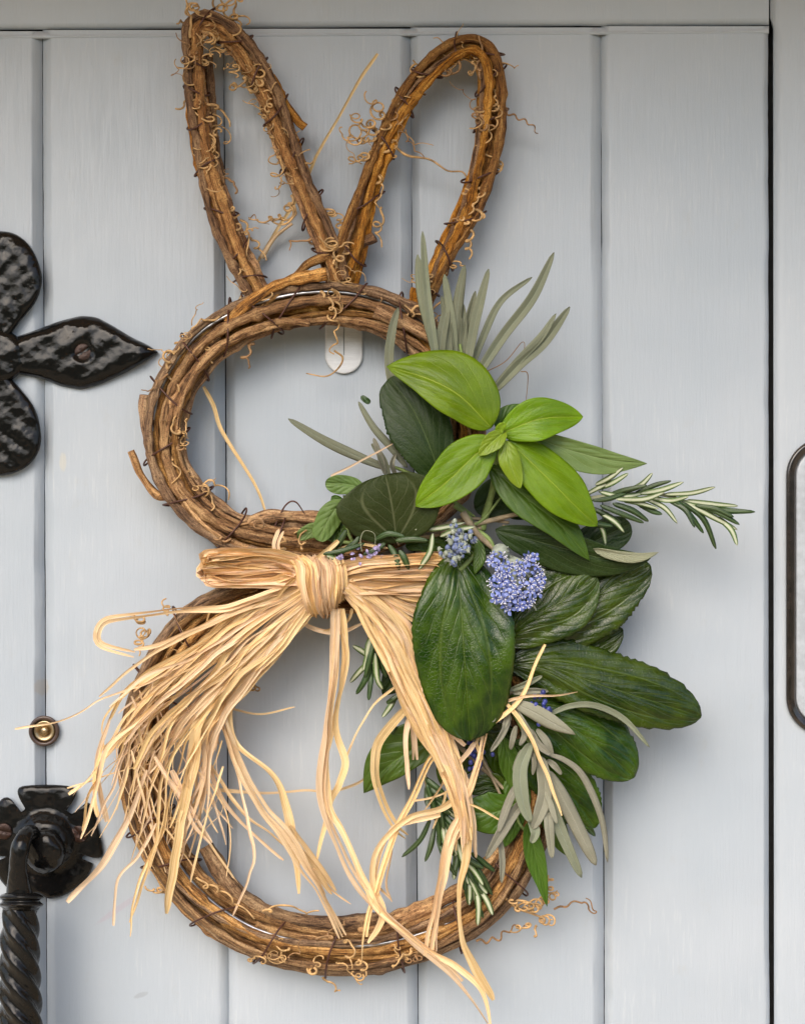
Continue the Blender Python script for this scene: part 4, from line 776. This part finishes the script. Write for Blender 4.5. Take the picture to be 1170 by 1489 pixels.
# small fresh leaves left
e = empty('soft_leaf_sprig', None, 'small soft pale green leaves tucked on top of the bow', 'leaf sprig')
stem(e, [(520, 800), (505, 770), (500, 720)], 3, 88, 84, M['twig_green']); stem(e, [(510, 790), (480, 785), (460, 780)], 3, 86, 84, M['twig_green'])
leaf(e, M['soft_leaf'], [(530, 712), (505, 704), (473, 703)], 16, 13, 'round', (92, 90), cup=.1)
leaf(e, M['soft_leaf'], [(500, 728), (482, 748), (462, 786)], 18, 18, 'round', (94, 96, 4), cup=-.2)
leaf(e, M['soft_leaf'], [(478, 770), (455, 772), (432, 782)], 10, 12, 'round', (90, 92), cup=.1); leaf(e, M['mid_leaf'], [(505, 742), (492, 770), (490, 798)], 16, 14, 'ell', (86, 86)); leaf(e, M['mid_leaf'], [(482, 722), (492, 730), (500, 735)], 8, 8, 'ell', (88, 88))
leaf(e, M['mid_leaf'], [(590, 795), (615, 788), (650, 800)], 15, 15, 'round', (88, 88)); leaf(e, M['mid_leaf'], [(575, 822), (560, 815), (540, 818)], 8, 8, 'round', (116, 118))
# bottom green leaves
e = empty('green_leaf_sprig', None, 'plain green leaves under the grey lavender at the bottom of the greenery', 'leaf sprig')
stem(e, [(745, 1130), (752, 1190), (770, 1215)], 3.5, 78, 84, M['twig_green'])
leaf(e, M['dark_leaf'], [(740, 1160), (715, 1142), (680, 1150)], 14, 18, 'broad', (74, 74))
leaf(e, M['mid_leaf'], [(750, 1168), (715, 1182), (678, 1180)], 30, 30, 'round', (82, 86, 4), cup=-.05)
leaf(e, M['mid_leaf'], [(768, 1195), (778, 1245), (788, 1285), (795, 1318)], 14, 15, 'acum', (92, 90), cup=.15)
leaf(e, M['mid_leaf'], [(790, 1160), (806, 1200), (824, 1244)], 17, 17, 'ell', (84, 84)); leaf(e, M['mid_leaf'], [(760, 1170), (745, 1200), (732, 1232)], 13, 13, 'ell', (80, 78)); leaf(e, M['mid_leaf'], [(750, 1120), (752, 1150), (765, 1180)], 20, 20, 'ell', (76, 76))
leaf(e, M['rose_top'], [(852, 1200), (858, 1208), (865, 1216)], 5, 4, 'ell', (76, 74))
# lavender
def lav(e, L, mats, d0, d1):
    for l in L:
        w_, pts = l[0], l[1:]; a, b = d0+rng.uniform(-6, 6), d1+rng.uniform(-8, 8)
        leaf(e, mats[int(rng.random() < .35) % len(mats)], pts, w_*.88, w_*.88, 'strap', (a, b, 5), cup=rng.choice([.35, -.3, .25]), vein=.9, und=.8, nv=26, nu=9, el=rng.uniform(-3, 3), er=rng.uniform(-3, 3))
e = empty('lavender_sprig', None, 'fan of long grey-green lavender leaves standing up above the lime green leaves', 'lavender sprig', 'lavender sprigs in the wreath')
stem(e, [(690, 620), (680, 560), (668, 500)], 4, 86, 90, M['twig_green'])
lav(e, [(7, (640, 560), (622, 440), (614, 336)), (9, (648, 570), (632, 500), (613, 430), (607, 370)), (8, (580, 600), (566, 530), (570, 480), (579, 447)), (8, (662, 540), (656, 470), (646, 399)), (9, (668, 540), (664, 460), (675, 385)), (8, (678, 540), (690, 470), (710, 391)), (6, (672, 530), (680, 470), (691, 423)), (6, (680, 550), (702, 490), (728, 438), (773, 403)), (9, (684, 560), (730, 490), (774, 432), (805, 367)), (9, (712, 575), (752, 532), (790, 498), (828, 446)), (7, (712, 572), (752, 526), (786, 490), (808, 456)), (9, (640, 560), (640, 500), (652, 436)), (6, (650, 560), (652, 500), (642, 430)), (6, (660, 540), (652, 480), (650, 430)), (6, (668, 540), (674, 480), (672, 440))], [M['lav']], 86, 92)
e = empty('lavender_sprig', None, 'few narrow grey lavender leaves lying inside the upper ring', 'lavender sprig', 'lavender sprigs in the wreath')
stem(e, [(600, 690), (575, 680), (550, 676)], 3, 76, 80, M['twig_green'])
lav(e, [(8, (566, 682), (530, 668), (474, 642), (419, 609)), (6, (592, 680), (566, 648), (542, 620), (521, 584)), (5, (560, 690), (552, 662), (543, 637)), (5, (566, 692), (556, 666), (540, 645)), (4, (575, 690), (570, 675), (575, 660)), (5, (600, 640), (570, 610), (558, 588))], [M['lav'], M['lav_warm']], 84, 86)
leaf(e, M['rose_top'], [(538, 586), (531, 581), (525, 576)], 4.5, 4.5, 'strap', (76, 76))
e = empty('lavender_sprig', None, 'drooping sprig of grey lavender leaves beside the lower dark leaves', 'lavender sprig', 'lavender sprigs in the wreath')
stem(e, [(735, 1015), (760, 1060), (790, 1120), (800, 1160)], 4, 104, 110, M['twig_green'])
lav(e, [(5, (740, 1004), (762, 996), (788, 983)), (5, (745, 1008), (768, 1005), (797, 1005)), (5, (792, 1042), (827, 1027), (865, 1026), (907, 1046), (944, 1087)), (5.5, (795, 1096), (822, 1106), (848, 1130), (874, 1190), (883, 1254)), (12, (795, 1120), (820, 1165), (845, 1215), (866, 1258)), (10, (790, 1130), (800, 1170), (822, 1225), (845, 1276)), (12, (771, 1080), (756, 1120), (760, 1165), (771, 1196)), (12, (786, 1100), (792, 1150), (785, 1180), (774, 1206)), (9, (768, 1155), (745, 1185), (728, 1212), (706, 1249)), (7, (758, 1135), (742, 1160), (724, 1210)), (5, (726, 1215), (730, 1250), (729, 1284)), (8, (770, 1190), (778, 1210), (772, 1226)), (8, (795, 1160), (798, 1200), (802, 1248)), (5, (790, 1140), (800, 1170), (809, 1198)), (5, (742, 1040), (730, 1068), (713, 1093)), (5, (750, 1055), (745, 1075), (742, 1090)), (5, (760, 1055), (762, 1070), (755, 1084)), (6, (780, 1060), (795, 1080), (803, 1100)), (5, (740, 1030), (735, 1050), (731, 1062)), (5, (795, 1105), (805, 1113), (816, 1126)), (4, (772, 1090), (776, 1108), (774, 1127)), (6, (770, 1060), (782, 1082), (800, 1098)), (5, (748, 1030), (760, 1050), (775, 1070)), (4, (735, 1020), (722, 1035), (716, 1050)), (6, (760, 1090), (752, 1110), (746, 1122))], [M['lav_warm'], M['lav']], 112, 122)
leaf(e, M['lav_warm'], [(742, 1020), (775, 1035), (805, 1052), (836, 1068)], 12, 11, 'ell', (122, 128, 5), cup=-.2)
# rosemary
def rose(e, L, d0, d1, w_=5.6, pu=.5):
    for l in L:
        a, b = d0+rng.uniform(-9, 9), d1+rng.uniform(-10, 10)
        base, tip = l[0], l[-1]; mx, my = (base[0]+tip[0])/2, (base[1]+tip[1])/2; nx, ny = -(tip[1]-base[1]), tip[0]-base[0]; q = rng.uniform(-.07, .07)
        pts = l if len(l) > 2 else (base, (mx+nx*q, my+ny*q), tip)
        leaf(e, M['rose_under'] if rng.random() < pu else M['rose_top'], list(pts), w_*.62*rng.uniform(.85, 1.1), None, 'strap', (a, b, 3), cup=rng.choice([-.5, -.35]), vein=.4, und=.5, nv=16, nu=7, thick=.0009)
rosegroup = 'rosemary sprigs in the wreath'
e = empty('rosemary_sprig', None, 'rosemary sprig pointing out sideways across the bare door planks', 'rosemary sprig', rosegroup)
stem(e, [(830, 730), (880, 722), (952, 718), (1011, 734), (1050, 742)], 4, 96, 104, M['fold_under'])
rose(e, [((864, 712), (890, 702), (913, 688)), ((905, 716), (930, 706), (948, 688)), ((930, 718), (962, 712), (993, 701)), ((965, 719), (1005, 717), (1039, 708)), ((996, 728), (1035, 733), (1072, 736)), ((1005, 732), (1050, 742), (1097, 744)), ((1025, 738), (1052, 750), (1074, 763)), ((1000, 733), (1036, 752), (1071, 770)), ((1042, 752), (1062, 770), (1071, 793)), ((990, 730), (1022, 755), (1040, 798)), ((970, 727), (996, 742), (1009, 767)), ((935, 724), (965, 738), (984, 761)), ((905, 728), (930, 732), (957, 740)), ((890, 732), (918, 742), (942, 758)), ((872, 735), (905, 748), (935, 760)), ((870, 745), (892, 758), (907, 774)), ((865, 705), (885, 695), (905, 680)), ((860, 728), (885, 725), (912, 716)), ((880, 722), (910, 712), (940, 706)), ((850, 735), (880, 748), (902, 760)), ((985, 728), (1030, 742), (1060, 748)), ((870, 715), (905, 722), (940, 716)), ((860, 752), (875, 770), (880, 792)), ((895, 726), (935, 726), (965, 716)), ((915, 722), (950, 706), (975, 699)), ((850, 720), (872, 708), (890, 700)), ((940, 722), (972, 728), (1000, 722)), ((1010, 735), (1040, 740), (1066, 752)), ((980, 726), (1002, 748), (1022, 775)), ((920, 728), (945, 742), (962, 748)), ((845, 745), (862, 760), (890, 765))], 104, 110, 6.0, .5)
e = empty('rosemary_sprig', None, 'rosemary sprig hanging over the lower ring beside the raffia tail', 'rosemary sprig', rosegroup)
stem(e, [(615, 1120), (632, 1180), (660, 1240), (692, 1300)], 3, 84, 84)
L = [((626, 1190), (610, 1222), (584, 1246)), ((632, 1200), (626, 1230), (618, 1253)), ((635, 1215), (646, 1245), (663, 1274)), ((671, 1250), (684, 1280), (697, 1308)), ((685, 1240), (700, 1252), (719, 1267)), ((690, 1255), (704, 1280), (715, 1301)), ((620, 1130), (640, 1165), (650, 1200)), ((620, 1140), (635, 1190), (640, 1230))]
for i in range(54):
    t = rng.uniform(0, 1); bx, by = 618+74*t, 1130+160*t; a = R(rng.uniform(-95, -20)); l_ = rng.uniform(34, 58); L.append(((bx, by), (bx+l_*math.cos(a)*.7, by-l_*math.sin(a))))
rose(e, L, 84, 88, 6.6, .45)
e = empty('rosemary_sprig', None, 'small rosemary sprig poking out left of the raffia tail', 'rosemary sprig', rosegroup)
stem(e, [(560, 930), (545, 945), (540, 965)], 2.5, 78, 78)
rose(e, [((540, 958), (528, 948), (513, 939)), ((540, 960), (524, 975), (509, 992)), ((540, 965), (530, 990), (518, 1009)), ((540, 965), (539, 990), (536, 1018)), ((544, 930), (536, 950), (528, 975)), ((545, 930), (538, 955), (530, 985)), ((548, 940), (548, 970), (550, 990)), ((552, 940), (556, 970), (562, 985)), ((575, 1015), (565, 1030), (556, 1043)), ((545, 950), (548, 985), (556, 1002)), ((540, 925), (536, 938), (532, 955)), ((575, 1045), (572, 1060), (570, 1068)), ((580, 1010), (570, 1018), (562, 1022))], 82, 82, 6.6, .2)
e = empty('rosemary_sprig', None, 'rosemary sprig with tiny purple flowers lying along the top of the bow', 'rosemary sprig', rosegroup)
stem(e, [(470, 802), (510, 796), (560, 788), (640, 776)], 2.5, 98, 100, M['twig'])
rose(e, [((565, 792), (575, 808), (580, 829)), ((580, 800), (588, 812), (594, 828)), ((629, 776), (625, 802), (609, 828)), ((575, 786), (600, 784), (622, 786)), ((480, 800), (492, 790), (504, 770)), ((478, 812), (492, 806), (505, 796)), ((500, 818), (485, 812), (475, 808)), ((690, 770), (698, 790), (700, 820)), ((560, 790), (545, 800), (528, 806)), ((470, 806), (500, 800), (530, 790)), ((500, 800), (515, 790), (522, 780)), ((640, 780), (660, 772), (690, 766)), ((545, 785), (565, 776), (588, 780)), ((600, 770), (640, 768), (675, 760))], 116, 118, 6.4, .4)
mb = MB()
for _ in range(34):
    x, y = rng.uniform(488, 562), rng.uniform(786, 820); y = 815-(x-488)*.15+rng.normal(0, 7); a = rng.uniform(0, 6.28); l_ = rng.uniform(4, 9); d_ = 118+rng.uniform(-6, 8)
    P = cr([(x, y, d_), (x+l_*math.cos(a)*.6, y+l_*math.sin(a)*.6, d_+3), (x+l_*math.cos(a), y+l_*math.sin(a), d_+1)], 6); ribbon(mb, P, np.array([1.5, 3, 4, 4, 3, 1.]), m=4)
mb.build('flower', M['purple'], e)
strandt(e, [(526, 802), (524, 785), (530, 772), (544, 776), (545, 792), (540, 800)], .8, 124, 124, M['fold_under'], name='fibre')
# thin dry threads
for pts, lab in (([(704, 542), (735, 525), (758, 498), (762, 506), (752, 530)], 'fine reddish thread curling beside the upright lavender leaves'), ([(757, 540), (767, 545), (764, 585), (762, 590)], 'fine brown thread bent at the base of the outer lavender leaf')):
    o = strandt(None, pts, .8, 60, 50, M['tendril_dark'], name='thread'); tag(o, lab, 'thread')
o = tag(strand([(481, 692), (520, 672), (573, 645)], 3, 104, 104, .6, tw=.2), 'short thin straw strand lying across the pair of matt dark leaves', 'raffia strand'); o.parent = None
